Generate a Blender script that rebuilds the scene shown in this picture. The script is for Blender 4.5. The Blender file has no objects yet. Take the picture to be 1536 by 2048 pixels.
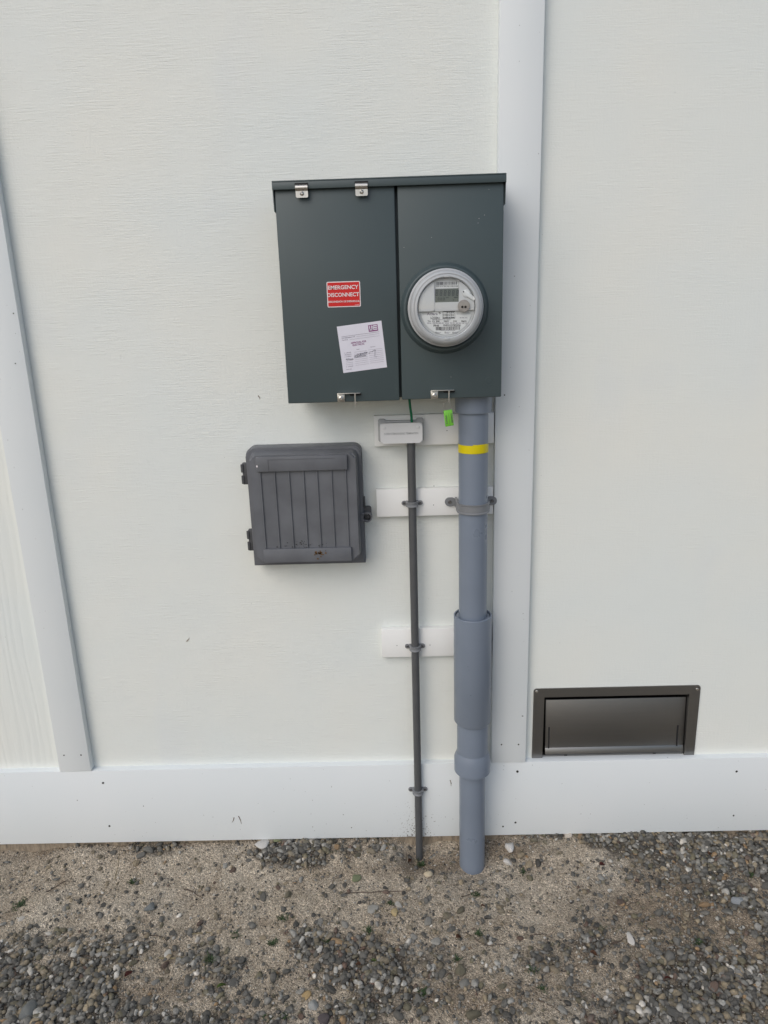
import bpy, bmesh, math, random
import numpy as np
from mathutils import Vector, Matrix, noise as mnoise

random.seed(7)
RNG = np.random.default_rng(11)
R = math.radians
scene = bpy.context.scene
COL = scene.collection

# ------------------------------------------------------------------ camera
PITCH, ROLL, YAW, FPX = R(15.296), R(1.791), R(-1.025), 1420.0
CAM = Vector((0.0, -1.75, 1.485))
F = Vector((math.sin(YAW) * math.cos(PITCH), math.cos(YAW) * math.cos(PITCH), -math.sin(PITCH)))
_r = Vector((math.cos(YAW), -math.sin(YAW), 0.0))
_d = F.cross(_r)
RT = _r * math.cos(ROLL) + _d * math.sin(ROLL)
DN = -_r * math.sin(ROLL) + _d * math.cos(ROLL)
cd = bpy.data.cameras.new('camera')
cam = bpy.data.objects.new('camera', cd)
COL.objects.link(cam)
cd.sensor_fit = 'VERTICAL'
cd.sensor_height = 36.0
cd.sensor_width = 27.0
cd.lens = FPX / 2048.0 * 36.0
cd.clip_start = 0.05
cd.clip_end = 2000.0
m = Matrix((( RT.x, -DN.x, -F.x, CAM.x), (RT.y, -DN.y, -F.y, CAM.y), (RT.z, -DN.z, -F.z, CAM.z), (0, 0, 0, 1)))
cam.matrix_world = m
scene.camera = cam

# ------------------------------------------------------------------ light
SUN_DIR = Vector((0.43, 0.63, -0.64)).normalized()      # the way the light travels
world = bpy.data.worlds.new('World')
scene.world = world
world.use_nodes = True
wn = world.node_tree.nodes
wl = world.node_tree.links
bg = wn['Background']
sky = wn.new('ShaderNodeTexSky')
sky.sky_type = 'NISHITA'
sky.sun_disc = False
sky.sun_elevation = math.asin(-SUN_DIR.z)
sky.sun_rotation = math.atan2(-SUN_DIR.x, -SUN_DIR.y)
sky.air_density = 1.0
sky.dust_density = 2.2
sky.ozone_density = 1.0
hsv = wn.new('ShaderNodeHueSaturation')
hsv.inputs['Saturation'].default_value = 0.85
wl.new(sky.outputs[0], hsv.inputs['Color'])
wl.new(hsv.outputs[0], bg.inputs['Color'])
bg.inputs['Strength'].default_value = 0.15
sd = bpy.data.lights.new('sun', 'SUN')
sd.energy = 0.72
sd.angle = R(42)
sd.color = (1.0, 0.985, 0.96)
sun = bpy.data.objects.new('sun', sd)
COL.objects.link(sun)
sun.rotation_euler = SUN_DIR.to_track_quat('-Z', 'Y').to_euler()
sun.location = (-3, -3, 5)
scene.view_settings.view_transform = 'Standard'
scene.view_settings.look = 'None'
scene.view_settings.gamma = 1.0
scene.view_settings.exposure = -0.04
scene.render.engine = 'CYCLES'

# ------------------------------------------------------------------ helpers
def W(px, py, y):
    """photo pixel -> point on the upright plane at depth y"""
    d = F + RT * ((px - 768.0) / FPX) + DN * ((py - 1024.0) / FPX)
    return CAM + d * ((y - CAM.y) / d.y)

def G(px, py, z=0.0):
    """photo pixel -> point on the level plane at height z"""
    d = F + RT * ((px - 768.0) / FPX) + DN * ((py - 1024.0) / FPX)
    return CAM + d * ((z - CAM.z) / d.z)

Fn, RTn, DNn, CAMn = (np.array(v) for v in (F, RT, DN, CAM))
def proj(p):
    q = np.asarray(p, float) - CAMn
    w = q @ Fn
    return 768 + FPX * (q @ RTn) / w, 1024 + FPX * (q @ DNn) / w

class MB:
    def __init__(self):
        self.bm = bmesh.new()
    def _bev(self, verts, bev, seg):
        if bev <= 0: return
        es = {e for v in verts for e in v.link_edges}
        bmesh.ops.bevel(self.bm, geom=list(es), offset=bev, segments=seg, affect='EDGES', clamp_overlap=True, profile=0.5)
    def box(self, x0, x1, y0, y1, z0, z1, bev=0.0, seg=2):
        v = [self.bm.verts.new(c) for c in ((x0,y0,z0),(x1,y0,z0),(x1,y1,z0),(x0,y1,z0),(x0,y0,z1),(x1,y0,z1),(x1,y1,z1),(x0,y1,z1))]
        for f in ((0,3,2,1),(4,5,6,7),(0,1,5,4),(1,2,6,5),(2,3,7,6),(3,0,4,7)):
            self.bm.faces.new([v[i] for i in f])
        self._bev(v, bev, seg)
        return self
    def hexa(self, f4, b4, bev=0.0, seg=2):
        """front corners (tl,tr,br,bl) and back corners"""
        v = [self.bm.verts.new(c) for c in list(f4) + list(b4)]
        for f in ((0,3,2,1),(4,5,6,7),(0,1,5,4),(1,2,6,5),(2,3,7,6),(3,0,4,7)):
            self.bm.faces.new([v[i] for i in f])
        self._bev(v, bev, seg)
        return self
    def prism(self, poly, y0, y1, bev=0.0, seg=2, scale_back=None):
        """poly (x,z) in order, extruded from y0 (front) to y1 (back)"""
        a = [self.bm.verts.new((x, y0, z)) for x, z in poly]
        b = [self.bm.verts.new((x, y1, z)) for x, z in (scale_back or poly)]
        n = len(poly)
        ff = self.bm.faces.new(a)
        self.bm.faces.new(list(reversed(b)))
        for i in range(n):
            self.bm.faces.new((a[i], b[i], b[(i+1) % n], a[(i+1) % n]))
        if bev > 0:
            bmesh.ops.bevel(self.bm, geom=list(ff.edges), offset=bev, segments=seg, affect='EDGES', clamp_overlap=True)
        return self
    def lathe(self, prof, o, axis='y', n=48, caps=(True, True)):
        """prof: (radius, offset along axis)"""
        rings = []
        for r, h in prof:
            ring = []
            for i in range(n):
                a = 2 * math.pi * i / n
                c, s = r * math.cos(a), r * math.sin(a)
                p = (o[0]+c, o[1]+h, o[2]+s) if axis == 'y' else (o[0]+c, o[1]+s, o[2]+h) if axis == 'z' else (o[0]+h, o[1]+c, o[2]+s)
                ring.append(self.bm.verts.new(p))
            rings.append(ring)
        for k in range(len(rings)-1):
            for i in range(n):
                self.bm.faces.new((rings[k][i], rings[k][(i+1) % n], rings[k+1][(i+1) % n], rings[k+1][i]))
        if caps[0]: self.bm.faces.new(rings[0])
        if caps[1]: self.bm.faces.new(rings[-1])
        return self
    def tube(self, path, r, n=8, r1=None):
        path = [Vector(p) for p in path]
        rings = []
        for i, p in enumerate(path):
            t = (path[min(i+1, len(path)-1)] - path[max(i-1, 0)]).normalized()
            u = t.orthogonal().normalized() if i == 0 else (u - t * u.dot(t)).normalized()
            w = t.cross(u)
            rr = r if r1 is None else r + (r1 - r) * i / (len(path)-1)
            rings.append([self.bm.verts.new(p + (u * math.cos(2*math.pi*j/n) + w * math.sin(2*math.pi*j/n)) * rr) for j in range(n)])
        for k in range(len(rings)-1):
            for j in range(n):
                self.bm.faces.new((rings[k][j], rings[k][(j+1) % n], rings[k+1][(j+1) % n], rings[k+1][j]))
        self.bm.faces.new(rings[0]); self.bm.faces.new(rings[-1])
        return self
    def quad(self, pts):
        self.bm.faces.new([self.bm.verts.new(p) for p in pts])
        return self

def base_of(o):
    l = Vector((0, 0, 0))
    while o is not None:
        l = l + o.location
        o = o.parent
    return l

def obj(name, mb, mat, parent=None, angle=35, smooth=True):
    """one mesh object; coordinates are given in the world, stored relative to the parent"""
    bm = mb.bm
    bmesh.ops.recalc_face_normals(bm, faces=bm.faces)
    b = base_of(parent)
    for v in bm.verts: v.co -= b
    me = bpy.data.meshes.new(name)
    bm.to_mesh(me); bm.free()
    if smooth:
        me.shade_smooth()
        me.set_sharp_from_angle(angle=R(angle))
    me.materials.append(mat)
    o = bpy.data.objects.new(name, me)
    COL.objects.link(o)
    o.parent = parent
    return o

def tag(o, label=None, cat=None, group=None, kind=None):
    if label: o['label'] = label
    if cat: o['category'] = cat
    if group: o['group'] = group
    if kind: o['kind'] = kind
    return o

def thing(name, label, cat, loc=(0, 0, 0), group=None):
    o = bpy.data.objects.new(name, None)
    o.empty_display_size = 0.05
    COL.objects.link(o)
    o.location = loc
    return tag(o, label, cat, group)

def rrect(x0, x1, z0, z1, r, n=5, corners=(1, 1, 1, 1)):
    """rounded rectangle, counter-clockwise from bottom left; corners bl, br, tr, tl"""
    pts = []
    for k, (cx, cz, a0) in enumerate(((x0+r, z0+r, 180), (x1-r, z0+r, 270), (x1-r, z1-r, 0), (x0+r, z1-r, 90))):
        if corners[k]:
            for i in range(n+1):
                a = R(a0 + 90*i/n)
                pts.append((cx + r*math.cos(a), cz + r*math.sin(a)))
        else:
            pts.append((x0 if k in (0, 3) else x1, z0 if k < 2 else z1))
    return pts

# ------------------------------------------------------------------ materials
def new_mat(name):
    mt = bpy.data.materials.new(name)
    mt.use_nodes = True
    return mt, mt.node_tree.nodes, mt.node_tree.links, mt.node_tree.nodes['Principled BSDF']

def nd(nodes, typ, **kw):
    n = nodes.new(typ)
    for k, v in kw.items():
        if k in n.inputs: n.inputs[k].default_value = v
        else: setattr(n, k, v)
    return n

def tex_noise(nodes, links, scale, detail=3.0, stretch=(1, 1, 1), coord='Object', rough=0.55):
    tc = nodes.new('ShaderNodeTexCoord')
    mp = nodes.new('ShaderNodeMapping')
    mp.inputs['Scale'].default_value = stretch
    links.new(tc.outputs[coord], mp.inputs['Vector'])
    n = nd(nodes, 'ShaderNodeTexNoise', Scale=scale, Detail=detail, Roughness=rough)
    links.new(mp.outputs[0], n.inputs['Vector'])
    return n.outputs['Fac']

def ramp(nodes, links, src, stops):
    r = nodes.new('ShaderNodeValToRGB')
    e = r.color_ramp.elements
    while len(e) < len(stops): e.new(0.5)
    for k, (p, c) in enumerate(stops):
        e[k].position = p
        e[k].color = (c, c, c, 1) if isinstance(c, (int, float)) else (*c, 1)
    links.new(src, r.inputs['Fac'])
    return r.outputs['Color']

def mixc(nodes, links, fac, a, b, mode='MIX'):
    n = nodes.new('ShaderNodeMix')
    n.data_type = 'RGBA'
    n.blend_type = mode
    for sock, v in ((n.inputs[0], fac), (n.inputs[6], a), (n.inputs[7], b)):
        if isinstance(v, (int, float)): sock.default_value = v
        elif isinstance(v, tuple): sock.default_value = (*v, 1)
        else: links.new(v, sock)
    return n.outputs[2]

def mth(nodes, links, op, a, b=0.0, clamp=False):
    n = nodes.new('ShaderNodeMath')
    n.operation = op
    n.use_clamp = clamp
    for s, v in ((n.inputs[0], a), (n.inputs[1], b)):
        if isinstance(v, (int, float)): s.default_value = v
        else: links.new(v, s)
    return n.outputs[0]

def bump(nodes, links, bsdf, h, strength, dist):
    b = nd(nodes, 'ShaderNodeBump', Strength=strength, Distance=dist)
    links.new(h, b.inputs['Height'])
    links.new(b.outputs[0], bsdf.inputs['Normal'])

def simple(name, col, rough, metal=0.0, var=0.08, vscale=30.0, bscale=0.0, bstr=0.2, bdist=0.0005, stretch=(1, 1, 1), spec=None, rvar=0.0):
    mt, n, l, b = new_mat(name)
    f = tex_noise(n, l, vscale, 4.0, stretch)
    lo = tuple(max(0, c*(1-var)) for c in col); hi = tuple(min(1, c*(1+var)) for c in col)
    l.new(ramp(n, l, f, ((0.3, lo), (0.7, hi))), b.inputs['Base Color'])
    b.inputs['Metallic'].default_value = metal
    if rvar > 0:
        g = tex_noise(n, l, vscale*1.7, 4.0, stretch)
        l.new(ramp(n, l, g, ((0.25, max(0.02, rough-rvar)), (0.75, min(1, rough+rvar)))), b.inputs['Roughness'])
    else:
        b.inputs['Roughness'].default_value = rough
    if spec is not None: b.inputs['Specular IOR Level'].default_value = spec
    if bscale > 0: bump(n, l, b, tex_noise(n, l, bscale, 3.0, stretch), bstr, bdist)
    return mt

def siding_mat(name, vertical=False, smooth=1.0):
    mt, n, l, b = new_mat(name)
    big = tex_noise(n, l, 2.2, 2.0)
    c = mixc(n, l, ramp(n, l, big, ((0.35, 0.0), (0.68, 1.0))), (0.755, 0.788, 0.758), (0.79, 0.80, 0.745))
    st = ramp(n, l, tex_noise(n, l, 2.6, 2.0, (1.6, 1, 0.8)), ((0.6, 0.0), (0.78, 0.5)))
    c = mixc(n, l, st, c, (0.705, 0.74, 0.745))
    sp = ramp(n, l, tex_noise(n, l, 160, 1.0), ((0.80, 0.0), (0.82, 0.7)))
    c = mixc(n, l, sp, c, (0.12, 0.11, 0.1))
    l.new(c, b.inputs['Base Color'])
    b.inputs['Roughness'].default_value = 0.62
    b.inputs['Specular IOR Level'].default_value = 0.25
    if vertical:
        a1 = tex_noise(n, l, 9, 4.0, (9, 1, 0.8))
        a2 = tex_noise(n, l, 60, 3.0, (3, 1, 0.25))
        tc = n.new('ShaderNodeTexCoord'); mp = n.new('ShaderNodeMapping')
        mp.inputs['Scale'].default_value = (1.0, 1.0, 0.10)
        l.new(tc.outputs['Object'], mp.inputs[0])
        wv = nd(n, 'ShaderNodeTexWave', Scale=14.0, Distortion=9.0, Detail=3.0)
        wv.inputs['Detail Scale'].default_value = 1.3
        wv.bands_direction = 'X'
        l.new(mp.outputs[0], wv.inputs['Vector'])
        h = mth(n, l, 'ADD', mth(n, l, 'MULTIPLY', wv.outputs['Fac'], 0.8), mth(n, l, 'ADD', mth(n, l, 'MULTIPLY', a1, 0.4), mth(n, l, 'MULTIPLY', a2, 0.8)))
        bump(n, l, b, h, 0.45, 0.0014)
    else:
        patch = ramp(n, l, tex_noise(n, l, 7, 2.0, (1, 1, 1.6)), ((0.34, 0.4), (0.60, 1.0)))
        hz = tex_noise(n, l, 34, 4.0, (0.6, 1, 9.0))
        vt = tex_noise(n, l, 30, 3.0, (6.0, 1, 0.8))
        fn = tex_noise(n, l, 230, 2.0)
        h = mth(n, l, 'ADD', mth(n, l, 'ADD', mth(n, l, 'MULTIPLY', mth(n, l, 'MULTIPLY', hz, patch), 0.85), mth(n, l, 'MULTIPLY', vt, 0.35)), mth(n, l, 'MULTIPLY', fn, 0.35))
        bump(n, l, b, h, 0.85 * smooth, 0.0018)
    return mt

def trim_mat(name, splatter=None):
    mt, n, l, b = new_mat(name)
    c = ramp(n, l, tex_noise(n, l, 3.0, 3.0), ((0.3, (0.74, 0.78, 0.785)), (0.7, (0.768, 0.798, 0.80))))
    c = mixc(n, l, ramp(n, l, tex_noise(n, l, 140, 1.0), ((0.79, 0.0), (0.81, 0.7))), c, (0.12, 0.11, 0.1))
    if splatter is not None:
        tc = n.new('ShaderNodeTexCoord'); sx = n.new('ShaderNodeSeparateXYZ')
        l.new(tc.outputs['Object'], sx.inputs[0])
        dx = mth(n, l, 'DIVIDE', mth(n, l, 'ABSOLUTE', mth(n, l, 'SUBTRACT', sx.outputs[0], splatter)), 0.09)
        near = mth(n, l, 'SUBTRACT', 1.0, dx, True)
        low = mth(n, l, 'SUBTRACT', 1.0, mth(n, l, 'DIVIDE', mth(n, l, 'SUBTRACT', sx.outputs[2], 0.03), 0.20), True)
        k = mth(n, l, 'ADD', mth(n, l, 'MULTIPLY', mth(n, l, 'MULTIPLY', near, low), 0.26), mth(n, l, 'MULTIPLY', low, 0.055))
        v = mth(n, l, 'ADD', tex_noise(n, l, 210, 1.5), k)
        c = mixc(n, l, ramp(n, l, v, ((0.80, 0.0), (0.84, 0.8))), c, (0.16, 0.14, 0.12))
    l.new(c, b.inputs['Base Color'])
    b.inputs['Roughness'].default_value = 0.5
    b.inputs['Specular IOR Level'].default_value = 0.3
    bump(n, l, b, tex_noise(n, l, 60, 3.0, (0.5, 1, 4)), 0.10, 0.0006)
    return mt

M = {}
M['siding'] = siding_mat('siding_paint')
M['siding_smooth'] = siding_mat('siding_paint_smooth', smooth=0.6)
M['siding_grain'] = siding_mat('siding_paint_grain', vertical=True)
M['trim'] = trim_mat('trim_paint')
X_THIN = W(831, 1400, -0.035).x
M['skirt'] = trim_mat('skirt_paint', X_THIN - 0.01)
M['board'] = simple('board_paint', (0.82, 0.825, 0.805), 0.55, var=0.03, vscale=9, bscale=50, bstr=0.1)
M['board_edge'] = M['board']
M['hole'] = simple('nail_dark', (0.035, 0.033, 0.03), 0.8)
M['concrete'] = simple('concrete', (0.30, 0.245, 0.18), 0.95, var=0.4, vscale=40, bscale=120, bstr=0.9, bdist=0.004, stretch=(2.5, 1, 0.6))
M['cabinet'] = simple('cabinet_paint', (0.054, 0.076, 0.080), 0.46, var=0.05, vscale=3, bscale=420, bstr=0.10, bdist=0.0003, rvar=0.05)
M['black'] = simple('black_gap', (0.012, 0.012, 0.013), 0.8)
M['steel'] = simple('zinc_steel', (0.56, 0.54, 0.50), 0.34, 1.0, var=0.10, vscale=120, rvar=0.1)
M['vent_steel'] = simple('brushed_vent_steel', (0.275, 0.272, 0.265), 0.40, 1.0, var=0.02, vscale=25, stretch=(0.4, 1, 5))
M['red'] = simple('red_print', (0.60, 0.006, 0.006), 0.35, var=0.03)
M['white_print'] = simple('white_print', (0.78, 0.72, 0.72), 0.4, var=0.02)
M['paper'] = simple('paper', (0.70, 0.69, 0.76), 0.6, var=0.03, vscale=20, bscale=40, bstr=0.1)
M['purple_ink'] = simple('purple_ink', (0.24, 0.07, 0.20), 0.6)
M['grey_ink'] = simple('grey_ink', (0.26, 0.24, 0.29), 0.6)
M['pen_ink'] = simple('pen_ink', (0.16, 0.16, 0.20), 0.6)
M['black_ink'] = simple('black_ink', (0.07, 0.07, 0.075), 0.5)
M['meter_shell'] = simple('meter_shell', (0.47, 0.49, 0.50), 0.14, var=0.03)
M['meter_face'] = simple('meter_face', (0.64, 0.65, 0.65), 0.4, var=0.02)
M['meter_label'] = simple('meter_label', (0.80, 0.81, 0.80), 0.4, var=0.02)
M['meter_dark'] = simple('meter_dark', (0.09, 0.09, 0.09), 0.5)
M['lcd'] = simple('lcd_glass', (0.13, 0.145, 0.12), 0.25, var=0.05)
M['lcd_seg'] = simple('lcd_segment', (0.025, 0.03, 0.025), 0.3)
M['tele'] = simple('telecom_plastic', (0.124, 0.130, 0.142), 0.55, var=0.16, vscale=14, bscale=260, bstr=0.15, bdist=0.0004, rvar=0.08)
M['tele_dark'] = simple('telecom_plastic_dark', (0.07, 0.072, 0.076), 0.6, var=0.12)
M['mud'] = simple('mud', (0.13, 0.07, 0.025), 0.9, var=0.4, vscale=200)
M['pvc'] = simple('grey_pvc', (0.190, 0.225, 0.278), 0.33, var=0.04, vscale=8, bscale=90, bstr=0.03, rvar=0.08)
M['pvc_dark'] = simple('dark_grey_pvc', (0.082, 0.085, 0.088), 0.45, var=0.08, vscale=30)
M['pvc_strap'] = simple('strap_pvc', (0.20, 0.208, 0.218), 0.4, var=0.06)
M['dark_screw'] = simple('dark_screw', (0.16, 0.155, 0.15), 0.4, 0.8)
M['yellow'] = simple('yellow_tape', (0.68, 0.56, 0.0), 0.35, var=0.03)
M['bond'] = simple('bond_plastic', (0.68, 0.685, 0.685), 0.4, var=0.02)
M['bond_base'] = simple('bond_base_plastic', (0.40, 0.405, 0.41), 0.45, var=0.04)
M['green_wire'] = simple('green_wire', (0.0, 0.15, 0.065), 0.3)
M['green_tag'] = simple('green_tag', (0.16, 0.50, 0.04), 0.4, var=0.04)

mt, n, l, b = new_mat('clear_cover')
n.remove(b)
lw = nd(n, 'ShaderNodeLayerWeight', Blend=0.5)
tr = n.new('ShaderNodeBsdfTransparent'); tr.inputs[0].default_value = (0.93, 0.94, 0.94, 1)
gl = n.new('ShaderNodeBsdfGlossy'); gl.inputs['Roughness'].default_value = 0.05
mx = n.new('ShaderNodeMixShader')
l.new(mth(n, l, 'ADD', mth(n, l, 'MULTIPLY', mth(n, l, 'POWER', lw.outputs['Facing'], 4.0), 0.8), 0.045, True), mx.inputs[0]); l.new(tr.outputs[0], mx.inputs[1]); l.new(gl.outputs[0], mx.inputs[2])
l.new(mx.outputs[0], n['Material Output'].inputs['Surface'])
M['clear'] = mt

# ------------------------------------------------------------------ lettering
def text_mesh(body, bold, spacing=1.0):
    """flat outlines of a line of lettering, scaled to width x height, lower left at 0,0"""
    cu = bpy.data.curves.new('lettering', 'FONT')
    cu.body = body
    cu.size = 1.0
    cu.space_character = spacing
    cu.resolution_u = 3
    cu.offset = bold
    o = bpy.data.objects.new('lettering_tmp', cu)
    COL.objects.link(o)
    dg = bpy.context.evaluated_depsgraph_get()
    me = bpy.data.meshes.new_from_object(o.evaluated_get(dg))
    bpy.data.objects.remove(o); bpy.data.curves.remove(cu)
    me.materials.clear()
    co = np.zeros(len(me.vertices)*3); me.vertices.foreach_get('co', co); co = co.reshape(-1, 3)
    lo, hi = co.min(0), co.max(0)
    return me, co, lo, hi

def lettering(body, tl, U, V, mat, parent, lift, name='lettering', spacing=1.0, bold=0.02):
    """letters fill the box from tl (a point) along U (full width) and V (full height, downwards), lifted towards -y"""
    me, co, lo, hi = text_mesh(body, bold, spacing)
    u = (co[:, 0]-lo[0]) / max(1e-6, hi[0]-lo[0]); v = 1 - (co[:, 1]-lo[1]) / max(1e-6, hi[1]-lo[1])
    b = np.array(base_of(parent))
    p = np.array(tl)[None] + u[:, None]*np.array(U)[None] + v[:, None]*np.array(V)[None] + np.array([0, -lift, 0])[None] - b[None]
    me.vertices.foreach_set('co', p.ravel().astype(np.float32)); me.update()
    me.name = name
    me.materials.append(mat)
    o = bpy.data.objects.new(name, me)
    COL.objects.link(o); o.parent = parent
    return o

# ================================================================== THE WALL
wall = thing('house_wall', 'white painted board and batten house wall with wide bottom trim board', 'wall')
T_B = 0.023       # batten proud of the siding
T_S = 0.020       # bottom board proud
Z_SB = W(700, 1676, -T_S).z
Z_ST = 0.5*(W(512, 1536.6, -T_S).z + W(1053, 1522.7, -T_S).z)
XL0, XL1 = W(119.3, 1541, -T_B).x, W(181.7, 1539.5, -T_B).x
XR0 = 0.5*(W(988, 1000, -T_B).x + W(1000, 60, -T_B).x)
XR1 = 0.5*(W(1051.5, 1522, -T_B).x + W(1090, 0, -T_B).x)
XB, XT = 0.5*(XL0+XL1), 0.5*(XR0+XR1)
SPAN = XT - XB
Z_TOP = 3.3
Z_LO = Z_SB + 0.03
# vent opening in the right hand panel
VX0, VX1 = W(1086, 1450, 0).x, W(1373, 1450, 0).x
VZ1 = W(1230, 1391, 0).z
obj('siding_panel', MB().box(XB-SPAN*2.2, XB-0.002, 0, 0.012, Z_LO, Z_TOP), M['siding_grain'], wall)['label'] = 'panel left of the batten, vertical wood grain under the paint'
obj('siding_panel', MB().box(XB+0.002, XT-0.002, 0, 0.012, Z_LO, Z_TOP), M['siding'], wall)
poly = [(XT+0.002, Z_LO), (VX0, Z_LO), (VX0, VZ1), (VX1, VZ1), (VX1, Z_LO), (XT+SPAN*2.2, Z_LO), (XT+SPAN*2.2, Z_TOP), (XT+0.002, Z_TOP)]
obj('siding_panel', MB().prism(poly, 0, 0.012), M['siding_smooth'], wall)['label'] = 'smoother panel right of the wide trim, cut out for the vent'
obj('wall_core', MB().box(XB-SPAN*2.2, XT+SPAN*2.2, 0.09, 0.2, 0.0, Z_TOP), M['black'], wall)
skirt = obj('bottom_board', MB().box(XB-SPAN*2.2, XT+SPAN*2.2, -T_S, 0.0119, Z_SB, Z_ST, 0.0012), M['skirt'], wall)
obj('foundation', MB().box(XB-SPAN*2.2, XT+SPAN*2.2, -0.004, 0.085, -0.5, Z_LO-0.002), M['concrete'], wall)
bat = {}
for k, (a, c) in enumerate(((XL0, XL1), (XR0, XR1), (XL0-SPAN, XL1-SPAN), (XR0+SPAN, XR1+SPAN))):
    bat[k] = obj('batten', MB().box(a, c, -T_B, -0.0002, Z_ST+0.0015, Z_TOP, 0.0012), M['trim'], wall)

def dot(px, py, y, r, parent, name='nail_hole', sx=1.0):
    p = W(px, py, y)
    mb = MB()
    n_ = 9
    pts = []
    for i in range(n_):
        a = 2*math.pi*i/n_
        q = r*random.uniform(0.8, 1.15)
        pts.append((p.x+q*sx*math.cos(a), p.z+q*math.sin(a)))
    mb.prism(pts, y-0.0006, y+0.0006)
    return obj(name, mb, M['hole'], parent)
for px, py in ((128, 1510.5), (162, 1510)): dot(px, py, -T_B, 0.0022, bat[0])
for px, py in ((27, 627), (31, 727)): dot(px, py, -T_B, 0.0016, bat[0])
for px, py in ((1003, 1489), (1037, 1489)): dot(px, py, -T_B, 0.0022, bat[1])
dot(1009, 790, -T_B, 0.0018, bat[1]); dot(1045, 1432, -T_B, 0.0012, bat[1], 'chip', 2.0)
for px, py, r in ((206, 1566, .0034), (219, 1652, .0034), (1034.6, 1543, .0036), (1031, 1645, .0034), (1006, 1653, .0026),
                  (1473, 1543, .0034), (1467, 1631, .003), (703, 1655, .0016), (287, 1612, .0014), (902, 1566, .0015)):
    dot(px, py, -T_S, r, skirt)
for px, py in ((868, 969), (867, 1010), (894, 861), (794, 1291), (860, 1290)):
    pass

# boards nailed to the wall behind the pipes
BY = -0.019
boards = []
for (a, bq, c, d, lab) in (((748, 833), (990, 824), (749, 893), (990, 886), 'uppermost of the three short boards behind the pipes'),
                      ((752, 980), (988, 973), (754, 1035), (988, 1027), 'middle of the three short boards behind the pipes'),
                      ((762, 1260), (985, 1254), (765, 1316), (985, 1309), 'lowest of the three short boards behind the pipes')):
    x0 = 0.5*(W(*a, BY).x + W(*c, BY).x)
    z1 = 0.5*(W(*a, BY).z + W(*bq, BY).z); z0 = 0.5*(W(*c, BY).z + W(*d, BY).z)
    o = obj('backing_board', MB().box(x0, XR0-0.002, BY, -0.0003, z0, z1, 0.001), M['board'], wall)
    o['label'] = lab
    boards.append(o)
for px, py, k in ((868, 969+3, 1), (867, 1010, 1), (894, 861, 0), (794, 1291, 2), (860, 1290, 2)): dot(px, py, BY, 0.0011, boards[k], 'chip')

# small bits stuck on the paint
for px, py, dx, dy in ((376, 1279, 3, -4), (480, 1640, 3, 8), (466, 1640, -2, 5), (518, 795, 2, 4), (901, 1566, 1, 6)):
    y = -T_S if py > 1540 else 0.0
    p, q = W(px-dx, py-dy, y), W(px+dx, py+dy, y)
    mid = (p+q)/2 + Vector((0.0015, -0.001, 0))
    obj('stuck_debris', MB().tube([p, mid, q], 0.0012, 6, 0.0004), M['mud'], wall)

# ================================================================== CABINET
CF = -0.140        # front of the doors
CB = -0.0235       # back, on the batten
DX0 = 0.5*(W(550.5, 425, CF).x + W(577.5, 807, CF).x)
DX1 = 0.5*(W(790.2, 374, CF).x + W(797.8, 800, CF).x)
EX0 = 0.5*(W(796, 374, CF).x + W(802.7, 800, CF).x)
EX1 = 0.5*(W(1009.8, 404, CF).x + W(1000.7, 793, CF).x)
DZ0 = 0.5*(W(577.5, 807.4, CF).z + W(797.6, 800.7, CF).z)
EZ0 = 0.5*(W(802.7, 800, CF).z + W(1000.7, 793.2, CF).z)
LY = CF - 0.009
CX0, CX1 = W(543.5, 372, LY).x, W(1013.2, 353, LY).x
CZ1 = 0.5*(W(543, 362.3, LY).z + W(1013, 344.7, LY).z)
CZ0 = 0.5*(W(546, 380.5, LY).z + W(1010, 363, LY).z)
cab = thing('meter_cabinet', 'dark grey steel electrical cabinet with two doors mounted on the wall', 'electrical cabinet', ((DX0+EX1)/2, CB, DZ0))
obj('cabinet_body', MB().box(DX0+0.004, EX1-0.004, CF+0.024, CB, DZ0+0.004, CZ1-0.004, 0.002), M['cabinet'], cab)
mb = MB()
mb.box(CX0, CX1, LY, CB+0.0006, CZ1-0.003, CZ1, 0.001)
mb.box(CX0, CX1, LY, LY+0.002, CZ0, CZ1-0.0032, 0.0007)
cap = obj('top_cap', mb, M['cabinet'], cab)
fl = W(549, 422, LY).z
for x in (CX0, CX1-0.002):
    obj('cap_side_flap', MB().hexa([(x, LY+0.0022, CZ1-0.0032), (x+0.002, LY+0.0022, CZ1-0.0032), (x+0.002, LY+0.012, fl), (x, LY+0.012, fl)],
        [(x, CB+0.0005, CZ1-0.0032), (x+0.002, CB+0.0005, CZ1-0.0032), (x+0.002, CB+0.0005, fl), (x, CB+0.0005, fl)]), M['cabinet'], cap)
DT = CZ0 + 0.006
def door_shell(x0, x1, z0, z1):
    return MB().box(x0, x1, CF, CF+0.022, z0, z1, 0.0022, 3)
ldoor = obj('breaker_door', door_shell(DX0, DX1, DZ0, DT), M['cabinet'], cab)
rdoor = obj('meter_cover', door_shell(EX0, EX1, EZ0, DT), M['cabinet'], cab)
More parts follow.
